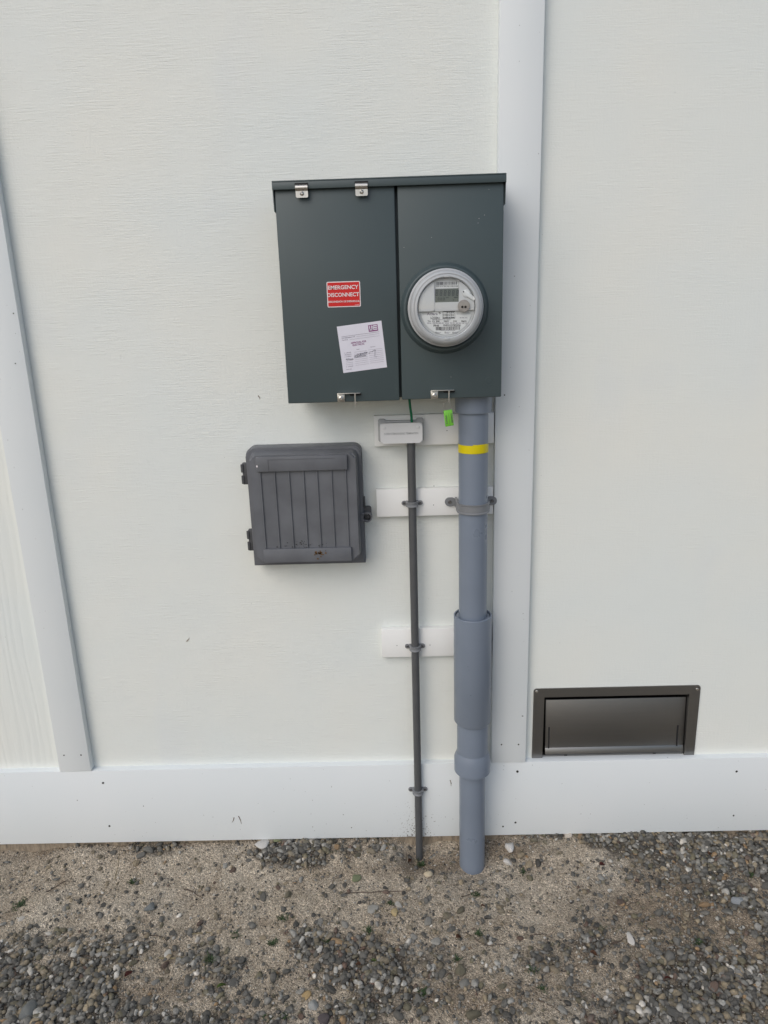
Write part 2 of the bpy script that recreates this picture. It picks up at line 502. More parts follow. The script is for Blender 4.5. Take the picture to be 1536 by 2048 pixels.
# two steel hinge clips at the top of the left door
for px, py in ((603.5, 382), (723, 378.5)):
    c = W(px, py, LY)
    w = 0.0128
    zt, zb = W(px, py-12.5, LY).z, W(px, py+13.5, LY).z
    mb = MB()
    mb.tube([(c.x-w, LY-0.0005, c.z+0.006), (c.x+w, LY-0.0005, c.z+0.006)], 0.0062, 14)
    mb.prism(rrect(c.x-w, c.x+w, zb, c.z+0.003, 0.003, 4, (1, 1, 0, 0)), CF-0.0105, CF-0.009)
    hc = obj('hinge_clip', mb, M['steel'], ldoor)
    obj('screw', MB().lathe([(0.0045, 0.0), (0.0042, -0.002), (0.0022, -0.0034), (0.0015, -0.0028)], (c.x, CF-0.0105, zb+0.008), 'y', 14), M['steel'], hc)
    obj('clip_slot', MB().box(c.x-w-0.001, c.x+w+0.001, LY-0.0008, LY+0.0005, c.z+0.0105, c.z+0.0155), M['black'], hc)
# latches at the bottom edges
def latch(px, py, parent):
    c = W(px, py, CF-0.006)
    s = 0.0082
    mb = MB()
    mb.box(c.x-s, c.x+s, CF-0.0035, CF-0.0008, c.z-s*1.05, c.z+s*1.25, 0.0008)
    mb.box(c.x-s, c.x+0.044, CF-0.011, CF-0.0005, c.z+s*1.25, c.z+s*1.25+0.0016, 0.0004)
    la = obj('latch', mb, M['steel'], parent)
    obj('hasp_slot', MB().prism(rrect(c.x+0.020, c.x+0.046, c.z+s*1.25-0.0052, c.z+s*1.25-0.0004, 0.0018, 3), CF-0.0016, CF-0.0004), M['black'], la)
    obj('screw', MB().lathe([(0.0074, 0.0), (0.0074, -0.002), (0.0055, -0.0022), (0.0052, -0.005), (0.003, -0.0062), (0.002, -0.005)], (c.x, CF-0.0035, c.z), 'y', 18), M['steel'], la)
    obj('hasp_tab', MB().hexa([(c.x+0.0305, CF-0.0125, c.z+s*1.25-0.0002), (c.x+0.0335, CF-0.0125, c.z+s*1.25-0.0002), (c.x+0.0325, CF-0.0125, c.z-0.017), (c.x+0.0305, CF-0.0125, c.z-0.017)],
        [(c.x+0.0305, CF-0.0112, c.z+s*1.25-0.0002), (c.x+0.0335, CF-0.0112, c.z+s*1.25-0.0002), (c.x+0.0325, CF-0.0112, c.z-0.017), (c.x+0.0305, CF-0.0112, c.z-0.017)]), M['steel'], la)
    return c
latch(682, 797, ldoor)
lc2 = latch(869, 791, rdoor)
# faint round knockout stamped into the meter cover
kc = W(978, 762, CF)
obj('knockout', MB().lathe([(0.0098, 0.0004), (0.0094, -0.0006), (0.0085, -0.0006), (0.0081, 0.0004)], (kc.x, CF, kc.z), 'y', 32, (False, False)), M['cabinet'], rdoor)
# raised ring round the meter
mc = W(889.5, 617.5, CF-0.006)
MR = 0.0905
ring = [(MR+0.006, 0.001), (MR+0.0035, -0.003), (MR, -0.010), (MR-0.002, -0.0135), (MR-0.0045, -0.0145), (MR-0.008, -0.013), (MR-0.012, -0.004), (MR-0.02, 0.0005)]
obj('meter_collar', MB().lathe(ring, (mc.x, CF, mc.z), 'y', 72, (False, False)), M['cabinet'], rdoor, 60)
# paint nicks
for px, py in ((958, 437), (956, 446), (863, 475), (808, 495), (978, 379), (969, 430), (902, 754)):
    p = W(px, py, CF)
    obj('paint_nick', MB().prism([(p.x+0.001*random.uniform(.5, 1)*math.cos(a), p.z+0.0008*random.uniform(.5, 1)*math.sin(a)) for a in (0, 1, 2, 3, 4, 5)], CF-0.0003, CF+0.0004), M['bond_base'], rdoor)

# ================================================================== METER
def Q(cx, cy, y): return W(780+cx*0.14323, 500+cy*0.14323, y)
MF = CF - 0.074            # rim of the clear cover
mo = W(893.5, 615.5, MF)
MX, MZ = mo.x, mo.z
met = thing('electric_meter', 'round electric meter with clear cover and digital display in the grey cabinet', 'electric meter', (MX, CF, MZ))
rs = 0.0655
shell = [(0.0800, CF-0.002), (0.0800, CF-0.020), (0.0785, CF-0.026), (0.0785, CF-0.040), (0.0762, CF-0.043), (0.0755, CF-0.058), (0.0735, CF-0.066), (0.0700, CF-0.0725), (rs, MF), (rs-0.0035, MF-0.0004), (rs-0.0055, MF+0.003), (rs-0.006, MF+0.012)]
obj('cover_shell', MB().lathe([(r, y) for r, y in shell], (MX, 0, MZ), 'y', 72, (True, False)), M['meter_shell'], met, 50)
obj('shell_ridge', MB().lathe([(0.0782, CF-0.0405), (0.0800, CF-0.0415), (0.0800, CF-0.0435), (0.0760, CF-0.0445)], (MX, 0, MZ), 'y', 72, (False, False)), M['meter_shell'], met)
obj('clear_window', MB().lathe([(rs-0.0056, MF+0.003), (0.045, MF-0.0005), (0.025, MF-0.0028), (0.004, MF-0.004)], (MX, 0, MZ), 'y', 64, (False, True)), M['clear'], met, 60)
for s in (1, -1):
    obj('rim_tab', MB().box(MX-0.0055, MX+0.0055, MF-0.0016, MF+0.004, MZ+s*(rs-0.003)-0.0024, MZ+s*(rs-0.003)+0.0024, 0.0006), M['meter_shell'], met)
for r_, y_ in ((0.0770, CF-0.050), (0.0742, CF-0.0632), (0.0688, CF-0.0732)):
    obj('shell_groove', MB().lathe([(r_-0.001, y_+0.0012), (r_+0.0006, y_+0.0006), (r_+0.0006, y_-0.0006), (r_-0.001, y_-0.0012)], (MX, 0, MZ), 'y', 72, (False, False)), M['bond_base'], met)
FP = MF + 0.0125           # dark back plate
obj('back_plate', MB().lathe([(rs-0.0062, FP+0.0035), (rs-0.0062, FP)], (MX, 0, MZ), 'y', 64), M['meter_face'], met)
# upper plastic shroud: a half disc with an arched window for the display
SY = FP - 0.006
rr = rs - 0.0072
zs = Q(800, 850, SY).z
wx0, wx1 = Q(620, 500, SY).x, Q(965, 500, SY).x
wz0, wz1 = Q(800, 728, SY).z, Q(800, 420, SY).z
def halfdisc(rad, zcut, above=True, n=40):
    s = max(-0.999, min(0.999, (zcut-MZ)/rad)); a0 = math.asin(s)
    a = [a0 + (math.pi-2*a0)*i/n for i in range(n+1)] if above else [math.pi-a0 + (math.pi+2*a0)*i/n for i in range(n+1)]
    return [(MX+rad*math.cos(t), MZ+rad*math.sin(t)) for t in a]
# shroud as three pieces round the display window, one mesh
mb = MB()
arc = halfdisc(rr, zs)
left = [p for p in arc if p[0] < wx0]; right = [p for p in arc if p[0] > wx1]
zl = zs
lx = left + [(arc[-1][0], zl)] if False else left
tl_z = MZ + math.sqrt(max(0, rr**2-(wx0-MX)**2)); tr_z = MZ + math.sqrt(max(0, rr**2-(wx1-MX)**2))
qx = Q(560, 850, SY).x
mb.prism([(wx0, tl_z)] + left + [(qx, zl)] + [(wx0-0.004+0.004*math.sin(t), zl+0.004-0.004*math.cos(t)) for t in (0.3, 0.8, 1.2, 1.57)], SY, FP-0.0002, 0.0006)
obj('face_shroud', mb, M['meter_face'], met)
obj('face_shroud', MB().prism(right + [(wx1, tr_z), (wx1, zl)], SY, FP-0.0002, 0.0006), M['meter_face'], met)
mid = [p for p in arc if wx0 <= p[0] <= wx1]
obj('shroud_bridge', MB().prism([(wx1, tr_z)] + mid + [(wx0, tl_z), (wx0, wz1)] + [(wx0+(wx1-wx0)*i/8, wz1+0.004*math.sin(math.pi*i/8)) for i in range(1, 8)] + [(wx1, wz1)], SY+0.0002, FP-0.0003), M['meter_face'], met)
obj('shroud_sill', MB().prism([(wx0, zl), (wx1, zl), (wx1, wz0), (wx0, wz0)], SY+0.0012, FP-0.0003), M['meter_face'], met)
# barcode sticker above the display
BYF = FP - 0.0006
a, c = Q(635, 440, BYF), Q(955, 530, BYF)
sk = obj('serial_sticker', MB().box(a.x, c.x, BYF, FP-0.0001, c.z, a.z), M['meter_label'], met)
def bars(px0, py0, px1, py1, y, count, mat, parent, name='barcode'):
    a, c = Q(px0, py0, y), Q(px1, py1, y)
    mb = MB(); rnd = random.Random(5)
    x = a.x; w = (c.x-a.x)/count
    for i in range(count):
        ww = w*rnd.choice((0.3, 0.45, 0.75))
        mb.box(x, x+ww, y-0.00025, y-0.00005, c.z, a.z); x += w
    return obj(name, mb, mat, parent)
bars(650, 448, 945, 482, BYF, 26, M['black_ink'], sk)
def line(body, px0, py0, px1, py1, y, mat, parent, spacing=1.0):
    a, c, d = Q(px0, py0, y), Q(px1, py0, y), Q(px0, py1, y)
    return lettering(body, a, c-a, d-a, mat, parent, 0.0004, spacing=spacing)
line('1ND 313 782 536 0 2019 V04', 645, 495, 950, 515, BYF, M['black_ink'], sk)
# liquid crystal display
LZ = FP - 0.0012
a, c = Q(632, 545, LZ), Q(957, 722, LZ)
lcd = obj('display', MB().box(a.x, c.x, LZ, FP-0.0001, c.z, a.z), M['lcd'], met)
def digit(mb, x, z, w, h, t, y):
    sl = 0.08
    def seg(x0, z0, x1, z1):
        f = [(x0+sl*(z1-z), y-0.0004, z1), (x1+sl*(z1-z), y-0.0004, z1), (x1+sl*(z0-z), y-0.0004, z0), (x0+sl*(z0-z), y-0.0004, z0)]
        mb.quad(f)
    g = t*0.15
    seg(x+t, z+h-t, x+w-t, z+h); seg(x+t, z+h/2-t/2, x+w-t, z+h/2+t/2); seg(x+t, z, x+w-t, z+t)
    for xx in (x, x+w-t):
        seg(xx, z+h/2+g, xx+t, z+h-g); seg(xx, z+g, xx+t, z+h/2-g)
mb = MB()
for i in range(6):
    p0, p1 = Q(636+57*i - (4 if i == 0 else 0), 640, LZ), Q(636+57*i+33, 560, LZ)
    digit(mb, p0.x, p0.z, p1.x-p0.x, p1.z-p0.z, 0.0015, LZ)
obj('display_digits', mb, M['lcd_seg'], lcd)
mb = MB()
for i in range(3):
    p0, p1 = Q(664+37*i, 705, LZ), Q(664+37*i+24, 665, LZ)
    digit(mb, p0.x, p0.z, p1.x-p0.x, p1.z-p0.z, 0.0009, LZ)
for x0, z0, x1, z1 in ((880, 690, 895, 704), (890, 655, 945, 668), (780, 660, 820, 668)):
    a, c = Q(x0, z0, LZ), Q(x1, z1, LZ)
    mb.quad([(a.x, LZ-0.0004, a.z), (c.x, LZ-0.0004, a.z), (c.x, LZ-0.0004, c.z), (a.x, LZ-0.0004, c.z)])
obj('display_small_digits', mb, M['lcd_seg'], lcd)
# label plate, lower half
PY = FP - 0.0015
lp = halfdisc(rr-0.004, Q(800, 905, PY).z, False)
tab = [(Q(930, 905, PY).x, Q(930, 905, PY).z), (Q(925, 850, PY).x, Q(925, 850, PY).z), (Q(640, 850, PY).x, Q(640, 850, PY).z), (Q(520, 905, PY).x, Q(520, 905, PY).z)]
obj_label = obj('label_plate', MB().prism(lp + tab, PY, FP-0.0001, 0.0003), M['meter_label'], met)
line('Aclara', 515, 872, 665, 910, PY, M['grey_ink'], obj_label)
mb = MB()
for x, z, rd in ((690, 878, 13), (706, 885, 8), (690, 894, 6)):
    p = Q(x, z, PY); rw = rd*0.14323/1480*1.53
    mb.quad([(p.x-rw, PY-0.0004, p.z), (p.x, PY-0.0004, p.z-rw*.6), (p.x+rw, PY-0.0004, p.z), (p.x, PY-0.0004, p.z+rw*.8)])
obj('logo_mark', mb, M['black_ink'], obj_label)
line('I-210+c', 568, 930, 695, 968, PY, M['black_ink'], obj_label)
mb = MB()
def rect(mb, x0, z0, x1, z1, y, l=0.0004):
    a, c = Q(x0, z0, y), Q(x1, z1, y)
    mb.quad([(a.x, y-l, a.z), (c.x, y-l, a.z), (c.x, y-l, c.z), (a.x, y-l, c.z)])
for x0, z0, x1, z1 in ((735, 858, 908, 862), (735, 950, 908, 954), (735, 858, 739, 954), (904, 858, 908, 954), (790, 858, 793, 954), (848, 858, 851, 954)): rect(mb, x0, z0, x1, z1, PY)
for k, x in enumerate((752, 800, 855)):
    for z in (872, 896, 918, 942):
        if k == 0 and z == 872: continue
        rect(mb, x-6, z-6, x+6, z+6, PY, 0.0006)
        rect(mb, x+14, z-4, x+38, z+3, PY, 0.0005)
obj('option_table', mb, M['black_ink'], obj_label)
line('KWH METER WATTHOUR SMART', 590, 968, 850, 978, PY, M['grey_ink'], obj_label)
line('TA  CL 200      240V      3W      FM2S', 525, 984, 1068, 1006, PY, M['black_ink'], obj_label)
line('60 Hz  1024 30-1601-02  4W02  TW 30  KH 12.0  KE 1.0', 520, 1012, 1070, 1030, PY, M['grey_ink'], obj_label)
line('10 792 530', 975, 938, 1078, 953, PY, M['grey_ink'], obj_label)
line('PHI', 608, 1042, 682, 1070, PY, M['black_ink'], obj_label)
line('1ND313782536', 742, 1038, 986, 1064, PY, M['black_ink'], obj_label)
bars(640, 1075, 978, 1112, PY, 34, M['black_ink'], obj_label)
line('CANADA IS THE MANUFACTURER', 705, 1117, 910, 1127, PY, M['grey_ink'], obj_label)
for x in (635, 762, 872):
    line('S', x, 1142, x+16, 1164, PY, M['black_ink'], obj_label)
    line('approved', x+20, 1144, x+78, 1154, PY, M['grey_ink'], obj_label)
    line('meter', x+20, 1156, x+64, 1164, PY, M['grey_ink'], obj_label)
# optical port and reset lever
pp = Q(1032, 780, SY-0.004)
port = obj('optical_port', MB().lathe([(0.0125, 0.0035), (0.0125, -0.0005), (0.0118, -0.0012)], (pp.x, SY-0.0032, pp.z), 'y', 32), simple('port_metal', (0.42, 0.38, 0.35), 0.4, 0.5, var=0.1, vscale=150), met)
for x in (1010, 1054):
    p = Q(x, 795, SY-0.0046)
    obj('port_hole', MB().lathe([(0.0026, 0), (0.0026, -0.0006)], (p.x, SY-0.0043, p.z), 'y', 16), M['black'], port)
a, c = Q(1040, 590, SY-0.004), Q(1185, 690, SY-0.004)
dv = (c-a).normalized(); nv = Vector((-dv.z, 0, dv.x))
h = 0.0042
fr = [a-nv*h-dv*0.002, c-nv*h*0.8, c+nv*h*0.8, a+nv*h-dv*0.002]
lev = obj('reset_lever', MB().hexa(fr, [p+Vector((0, 0.004, 0)) for p in fr], 0.0008), M['meter_label'], met)
obj('lever_boss', MB().lathe([(0.0075, 0.003), (0.0075, 0), (0.0068, -0.0008)], (a.x+0.004, SY-0.002, a.z-0.002), 'y', 24), M['meter_label'], lev)
e = Q(1240, 728, SY-0.004)
obj('lever_tip', MB().tube([c, e], 0.0018, 8, 0.0006), M['grey_ink'], lev)
p = Q(1030, 582, SY-0.009)
obj('lever_pin', MB().lathe([(0.0014, 0), (0.0014, -0.0015)], (p.x, SY-0.0038, p.z), 'y', 10), M['black'], lev)

# ================================================================== STICKERS
SYK = CF - 0.0006
def P160(cx, cy): return W(640+cx*0.10745, 540+cy*0.10742, SYK)
a, c = P160(118, 222), P160(762, 680)
est = thing('emergency_sticker', 'red and white EMERGENCY DISCONNECT sticker on the left cabinet door', 'sticker', ((a.x+c.x)/2, CF, c.z))
obj('sticker_border', MB().prism(rrect(a.x, c.x, c.z, a.z, 0.003), SYK, CF-0.0001), M['white_print'], est)
bd = 0.0019
obj('sticker_field', MB().prism(rrect(a.x+bd, c.x-bd, c.z+bd, a.z-bd, 0.0014), SYK-0.0003, SYK-0.0001), M['red'], est)
def sline(body, x0, z0, x1, z1, mat, par):
    a, c, d = P160(x0, z0), P160(x1, z0), P160(x0, z1)
    a.z = c.z = (a.z+c.z)/2
    lettering(body, a, Vector((c.x-a.x, 0, 0)), Vector((0, 0, d.z-a.z)), mat, par, 0.0008)
sline('EMERGENCY', 148, 284, 712, 368, M['white_print'], est)
sline('DISCONNECT', 136, 422, 728, 506, M['white_print'], est)
sline('DESCONEXIÓN DE EMERGENCIA', 150, 560, 736, 612, M['white_print'], est)
sline('LB-2314', 655, 640, 735, 654, M['white_print'], est)

# inspection tag, tilted
tlp, trp, brp, blp = P160(312, 1055), P160(1142, 942), P160(1248, 1810), P160(436, 1918)
tagp = thing('approval_tag', 'tilted white paper electrical approval form stuck on the left cabinet door', 'paper form', (0.5*(blp.x+brp.x), CF, blp.z))
obj('paper', MB().hexa([tlp, trp, brp, blp], [v+Vector((0, 0.0005, 0)) for v in (tlp, trp, brp, blp)]), M['paper'], tagp)
UX, VX = ((trp-tlp)+(brp-blp))/2, ((blp-tlp)+(brp-trp))/2
def T(u, v): return tlp + UX*u + VX*v
def tline(body, u0, v0, u1, v1, mat):
    lettering(body, T(u0, v0), UX*(u1-u0), VX*(v1-v0), mat, tagp, 0.0004)
mb = MB()
def tq(mb, u0, v0, u1, v1, l=0.0003):
    mb.quad([T(u, v)+Vector((0, -l, 0)) for u, v in ((u0, v0), (u1, v0), (u1, v1), (u0, v1))])
tq(mb, 0.695, 0.06, 0.905, 0.20)
logo = obj('logo', mb, M['purple_ink'], tagp)
mb = MB()
for q in ((0.715, 0.075, 0.735, 0.165), (0.76, 0.075, 0.78, 0.165), (0.715, 0.15, 0.78, 0.175), (0.805, 0.075, 0.89, 0.098), (0.805, 0.112, 0.89, 0.135), (0.805, 0.15, 0.89, 0.172), (0.79, 0.085, 0.81, 0.165)): tq(mb, *q, l=0.0006)
obj('logo_letters', mb, M['paper'], logo)
mb = MB()
tq(mb, 0.075, 0.222, 0.92, 0.2285); 
for q in ((0.40, 0.262, 0.92, 0.266), (0.24, 0.307, 0.92, 0.311)): tq(mb, *q)
for k in range(8):
    v = 0.585 + 0.0405*k
    tq(mb, 0.30, v, 0.60, v+0.004); tq(mb, 0.63, v-0.006, 0.95, v-0.002)
    if k > 3 and k < 7: tq(mb, 0.09, v+0.004, 0.25, v+0.008)
obj('form_rules', mb, M['grey_ink'], tagp)
tline('For Information Call', 0.075, 0.245, 0.37, 0.268, M['grey_ink'])
tline('Permit #', 0.075, 0.288, 0.20, 0.312, M['grey_ink'])
tline('APPROVAL FOR', 0.26, 0.365, 0.61, 0.405, M['purple_ink'])
tline('ELECTRICAL', 0.295, 0.415, 0.565, 0.452, M['purple_ink'])
tline('Date', 0.37, 0.525, 0.435, 0.545, M['grey_ink'])
tline('Inspector', 0.68, 0.512, 0.80, 0.535, M['grey_ink'])
for k, s in enumerate(('(  ) Rough', '(X) Service', '(  ) Other')):
    tline(s, 0.085, 0.565+0.0405*k, 0.24, 0.592+0.0405*k, M['grey_ink'])
tline('(  ) Final', 0.085, 0.865, 0.24, 0.89, M['grey_ink'])
tline('Form 400', 0.085, 0.925, 0.20, 0.943, M['grey_ink'])
rnd = random.Random(3)
def scribble(u0, v0, u1, v1, nn, amp, w=0.00035):
    pts = []
    for i in range(nn):
        t = i/(nn-1)
        pts.append(T(u0+(u1-u0)*t+rnd.uniform(-1, 1)*0.012, v0+(v1-v0)*t+amp*math.sin(i*1.9)*rnd.uniform(.4, 1)) + Vector((0, -0.0006, 0)))
    obj('handwriting', MB().tube(pts, w, 4), M['pen_ink'], tagp)
scribble(0.30, 0.66, 0.60, 0.63, 34, 0.035)
scribble(0.30, 0.70, 0.56, 0.68, 26, 0.022)
scribble(0.10, 0.71, 0.27, 0.73, 22, 0.025)
scribble(0.62, 0.645, 0.80, 0.595, 9, 0.022)
obj('handwriting', MB().tube([T(0.78, 0.585)+Vector((0, -.0006, 0)), T(0.765, 0.68)+Vector((0, -.0006, 0)), T(0.755, 0.745)+Vector((0, -.0006, 0)), T(0.80, 0.748)+Vector((0, -.0006, 0))], 0.00035, 4), M['pen_ink'], tagp)

# ================================================================== TELECOM BOX
def K(cx, cy, y): return W(470+cx*0.19531, 870+cy*0.19526, y)
TF = -0.086
tele = thing('telecom_box', 'weathered grey plastic telecom utility box low on the wall left of the pipes', 'utility box', (K(740, 1320, 0).x, 0, K(740, 1325, -0.03).z))
TBk = -0.040
bx0, bx1 = 0.5*(K(112, 250, TBk).x + K(206, 1335, TBk).x), 0.5*(K(1297, 200, TBk).x + K(1336, 1300, TBk).x)
bz0, bz1 = 0.5*(K(206, 1340, TBk).z + K(1336, 1306, TBk).z), 0.5*(K(200, 131, TBk-0.006).z + K(1220, 105, TBk-0.006).z)
mb = MB()
cutx = K(690, 1325, TBk).x
notch = [(bx0, bz0), (cutx-0.006, bz0), (cutx-0.002, bz0+0.004), (cutx+0.002, bz0+0.004), (cutx+0.006, bz0)]
rc = rrect(bx0, bx1, bz0, bz1, 0.020, 6, (0, 0, 1, 1))
obj('box_base', MB().prism(notch + rc[1:], TBk, -0.0004, 0.002), M['tele'], tele)
# tapered cover
fx0, fx1 = 0.5*(K(140, 300, TF).x + K(235, 1250, TF).x), 0.5*(K(1233, 300, TF).x + K(1272, 1200, TF).x)
fz0, fz1 = 0.5*(K(260, 1300, TF).z + K(1250, 1272, TF).z), 0.5*(K(200, 212, TF).z + K(1200, 186, TF).z)
front = rrect(fx0, fx1, fz0, fz1, 0.013, 6)
back = rrect(fx0-0.006, fx1+0.006, fz0-0.004, fz1+0.006, 0.018, 6)
cover = obj('box_cover', MB().prism(front, TF, TBk-0.0005, 0.004, 3, back), M['tele'], tele, 50)
obj('cover_lip', MB().prism(rrect(bx0+0.001, bx1-0.001, bz0+0.003, bz1-0.0005, 0.020, 6, (0, 0, 1, 1)), TBk-0.010, TBk-0.0006, 0.003, 3), M['tele'], tele, 50)
def bar(name, pts, y0, y1, bev, parent, mat=None):
    q = [K(px, pz, y0) for px, pz in pts]
    x0, x1 = (q[0].x+q[3].x)/2, (q[1].x+q[2].x)/2
    z1, z0 = (q[0].z+q[1].z)/2, (q[3].z+q[2].z)/2
    return obj(name, MB().box(x0, x1, y0, y1, z0, z1, bev), mat or M['tele'], parent), (x0, x1, z0, z1)
tb, tbb = bar('cover_band', [(207, 235), (1145, 200), (1150, 355), (220, 382)], TF-0.009, TF+0.0005, 0.0015, cover)
bb, bbb = bar('cover_band', [(290, 1178), (1190, 1150), (1197, 1290), (298, 1313)], TF-0.009, TF+0.0005, 0.0015, cover)
a, c = K(335, 255, TF-0.009), K(1030, 355, TF-0.009)
mb = MB()
for q in ((a.x, c.x, a.z-0.0006, a.z), (a.x, a.x+0.0006, c.z, a.z)): mb.box(q[0], q[1], TF-0.0096, TF-0.0088, q[2], q[3])
obj('label_recess', mb, M['tele_dark'], tb)
tops = [257, 402, 549, 696, 838, 986, 1130]; bots = [318, 462, 605, 750, 884, 1025, 1170]
for k in range(7):
    p0 = K(tops[k], 380, TF-0.001); p1 = K(bots[k], 1160, TF-0.001)
    x = (p0.x+p1.x)/2
    obj('rib', MB().box(x-0.0014, x+0.0014, TF-0.0035, TF+0.0004, bbb[3]+0.0003, tbb[2]-0.0003, 0.0004, 1), M['tele'], cover)
for pa, pb in (((92, 285), (110, 500)), ((152, 965), (172, 1175))):
    p, q = K(*pa, TBk+0.004), K(*pb, TBk+0.004)
    hx = (p.x+q.x)/2
    hg = obj('hinge', MB().box(hx-0.004, bx0+0.001, TBk-0.004, TBk+0.012, q.z, p.z, 0.001), M['tele_dark'], tele)
    dz = (p.z-q.z)
    for f0, f1 in ((0.04, 0.42), (0.58, 0.95)):
        obj('hinge_knuckle', MB().tube([(hx-0.0035, TBk-0.003, q.z+dz*f0), (hx-0.0035, TBk-0.003, q.z+dz*f1)], 0.0042, 10), M['tele_dark'], hg)
# latch loop on the right
p, q = K(1262, 790, TBk-0.01), K(1398, 880, TBk-0.01)
lt = obj('latch_tab', MB().prism(rrect(bx1-0.003, q.x, q.z-0.004, p.z+0.009, 0.007, 5), TBk+0.004, TBk+0.018, 0.001), M['tele_dark'], tele)
mb = MB()
zc = (p.z+q.z)/2 - 0.001
mb.box(bx1-0.008, q.x-0.008, TBk-0.012, TBk+0.0035, zc+0.006, zc+0.010, 0.001)
mb.box(bx1-0.008, q.x-0.008, TBk-0.012, TBk+0.0035, zc-0.0125, zc-0.0085, 0.001)
mb.lathe([(0.0125, 0.0155), (0.0125, 0.0), (0.0095, 0.0), (0.0095, 0.0155)], (q.x-0.0105, TBk-0.012, zc-0.0012), 'y', 24, (False, False))
obj('latch_collar', mb, M['tele'], lt)
obj('latch_bolt', MB().lathe([(0.006, 0.012), (0.006, 0.003), (0.0035, 0.002), (0.003, 0.005)], (q.x-0.010, TBk-0.009, zc), 'y', 8), M['tele_dark'], lt)
p, q = K(1316, 640, TBk), K(1334, 740, TBk)
obj('side_clip', MB().box(bx1-0.002, q.x, TBk+0.002, TBk+0.014, q.z, p.z, 0.001), M['tele_dark'], tele)
# dried mud on the lower band and between the ribs
rnd = random.Random(9)
for k in range(26):
    px, pz = rnd.gauss(860, 30), rnd.gauss(1208, 18)
    p = K(px, pz, TF-0.009); s = rnd.uniform(0.001, 0.0028)
    obj('mud_speck', MB().prism([(p.x+s*rnd.uniform(.5, 1.3)*math.cos(t), p.z+s*rnd.uniform(.4, 1.1)*math.sin(t)) for t in (0, .9, 1.8, 2.7, 3.6, 4.5, 5.4)], TF-0.0101, TF-0.0088), M['mud'], bb)
for k in range(44):
    px, pz = rnd.uniform(420, 1010), 1150 - abs(rnd.gauss(0, 32))
    if rnd.random() < 0.45: px = rnd.gauss(690, 45)
    p = K(px, pz, TF); s = rnd.uniform(0.0007, 0.0018)
    obj('mud_speck', MB().prism([(p.x+s*rnd.uniform(.5, 1.6)*math.cos(t), p.z+s*rnd.uniform(.4, 1.1)*math.sin(t)) for t in (0, 1.2, 2.4, 3.6, 4.8)], TF-0.0006, TF+0.0004), M['hole'], cover)
p = K(225, 322, TF-0.009)
obj('paint_drip', MB().prism([(p.x+0.002*math.cos(t), p.z+0.003*math.sin(t)) for t in (0, 1, 2, 3, 4, 5)], TF-0.0097, TF-0.0088), M['white_print'], tb)

# ================================================================== BONDING BRIDGE, WIRE, SEAL
def L(cx, cy, y): return W(730+cx*0.19531, 780+cy*0.19526, y)
a, c = L(152, 345, -0.052), L(590, 540, -0.052)
ib = thing('bonding_terminal', 'small light grey bonding terminal box on the uppermost backing board', 'terminal box', ((a.x+c.x)/2, BY, c.z))
obj('terminal_base', MB().prism(rrect(a.x-0.005, c.x+0.004, c.z+0.001, a.z+0.003, 0.006), -0.034, BY-0.0003, 0.002), M['bond_base'], ib)
for x0, x1 in ((a.x-0.005, a.x+0.014), (c.x-0.014, c.x+0.004)):
    obj('terminal_ear', MB().prism(rrect(x0, x1, a.z-0.004, a.z+0.0075, 0.005), -0.031, BY-0.0004, 0.002), M['bond_base'], ib)
cv = obj('terminal_cover', MB().prism(rrect(a.x, c.x, c.z, a.z, 0.0065, 8), -0.053, -0.033, 0.0025, 3), M['bond'], ib, 50)
p0, p1, p2 = L(195, 440, -0.053), L(545, 440, -0.053), L(195, 462, -0.053)
lettering('INTERSYSTEM BONDING TERMINATION', p0, Vector((p1.x-p0.x, 0, 0)), Vector((0, 0, p2.z-p0.z)), M['bond_base'], cv, 0.0004)
for cx, cy in ((195, 392), (545, 380)):
    p = L(cx, cy, -0.053)
    obj('cover_screw', MB().lathe([(0.0042, 0.001), (0.0042, -0.0004), (0.0036, -0.0008)], (p.x, -0.053, p.z), 'y', 20), M['bond'], cv)

wy = -0.045
wp = [L(452, 60, wy), L(455, 110, wy), L(463, 180, wy), L(474, 250, wy), L(480, 330, wy), L(481, 370, wy+0.004)]
tag(obj('ground_wire', MB().tube(wp, 0.0031, 10), M['green_wire']), 'short green insulated wire between the cabinet and the bonding terminal', 'wire')

sy = CF - 0.0105
t0, t1, t2, t3 = L(803, 213, sy), L(892, 200, sy), L(910, 362, sy), L(825, 378, sy)
seal = thing('meter_seal', 'bright green plastic wire seal hanging below the right cabinet latch', 'seal tag', ((t2.x+t3.x)/2, sy, t3.z))
sb = obj('seal_body', MB().hexa([t0, t1, t2, t3], [v+Vector((0, 0.004, 0)) for v in (t0, t1, t2, t3)], 0.001), M['green_tag'], seal)
for s, u0, v0, u1, v1 in (('5548688', 0.92, 0.22, 0.74, 0.80), ('SPENCE', 0.30, 0.30, 0.14, 0.84)):
    U_, V_ = t1-t0, t3-t0
    st = t0 + U_*u0 + V_*v0
    lettering(s, st, V_*(v1-v0), U_*(u1-u0), M['black_ink'], sb, 0.0004)
obj('fold_line', MB().quad([t0+(t1-t0)*u+(t3-t0)*v+Vector((0, -0.0003, 0)) for u, v in ((0.52, 0.2), (0.545, 0.2), (0.545, 0.97), (0.52, 0.97))]), M['black_ink'], sb)
lpz = [L(812, 205, sy), L(800, 165, sy), L(808, 128, sy), L(835, 108, sy-0.001), L(865, 112, sy-0.002), L(884, 145, sy), L(884, 200, sy)]
obj('seal_wire', MB().tube(lpz, 0.0005, 6), M['steel'], seal)

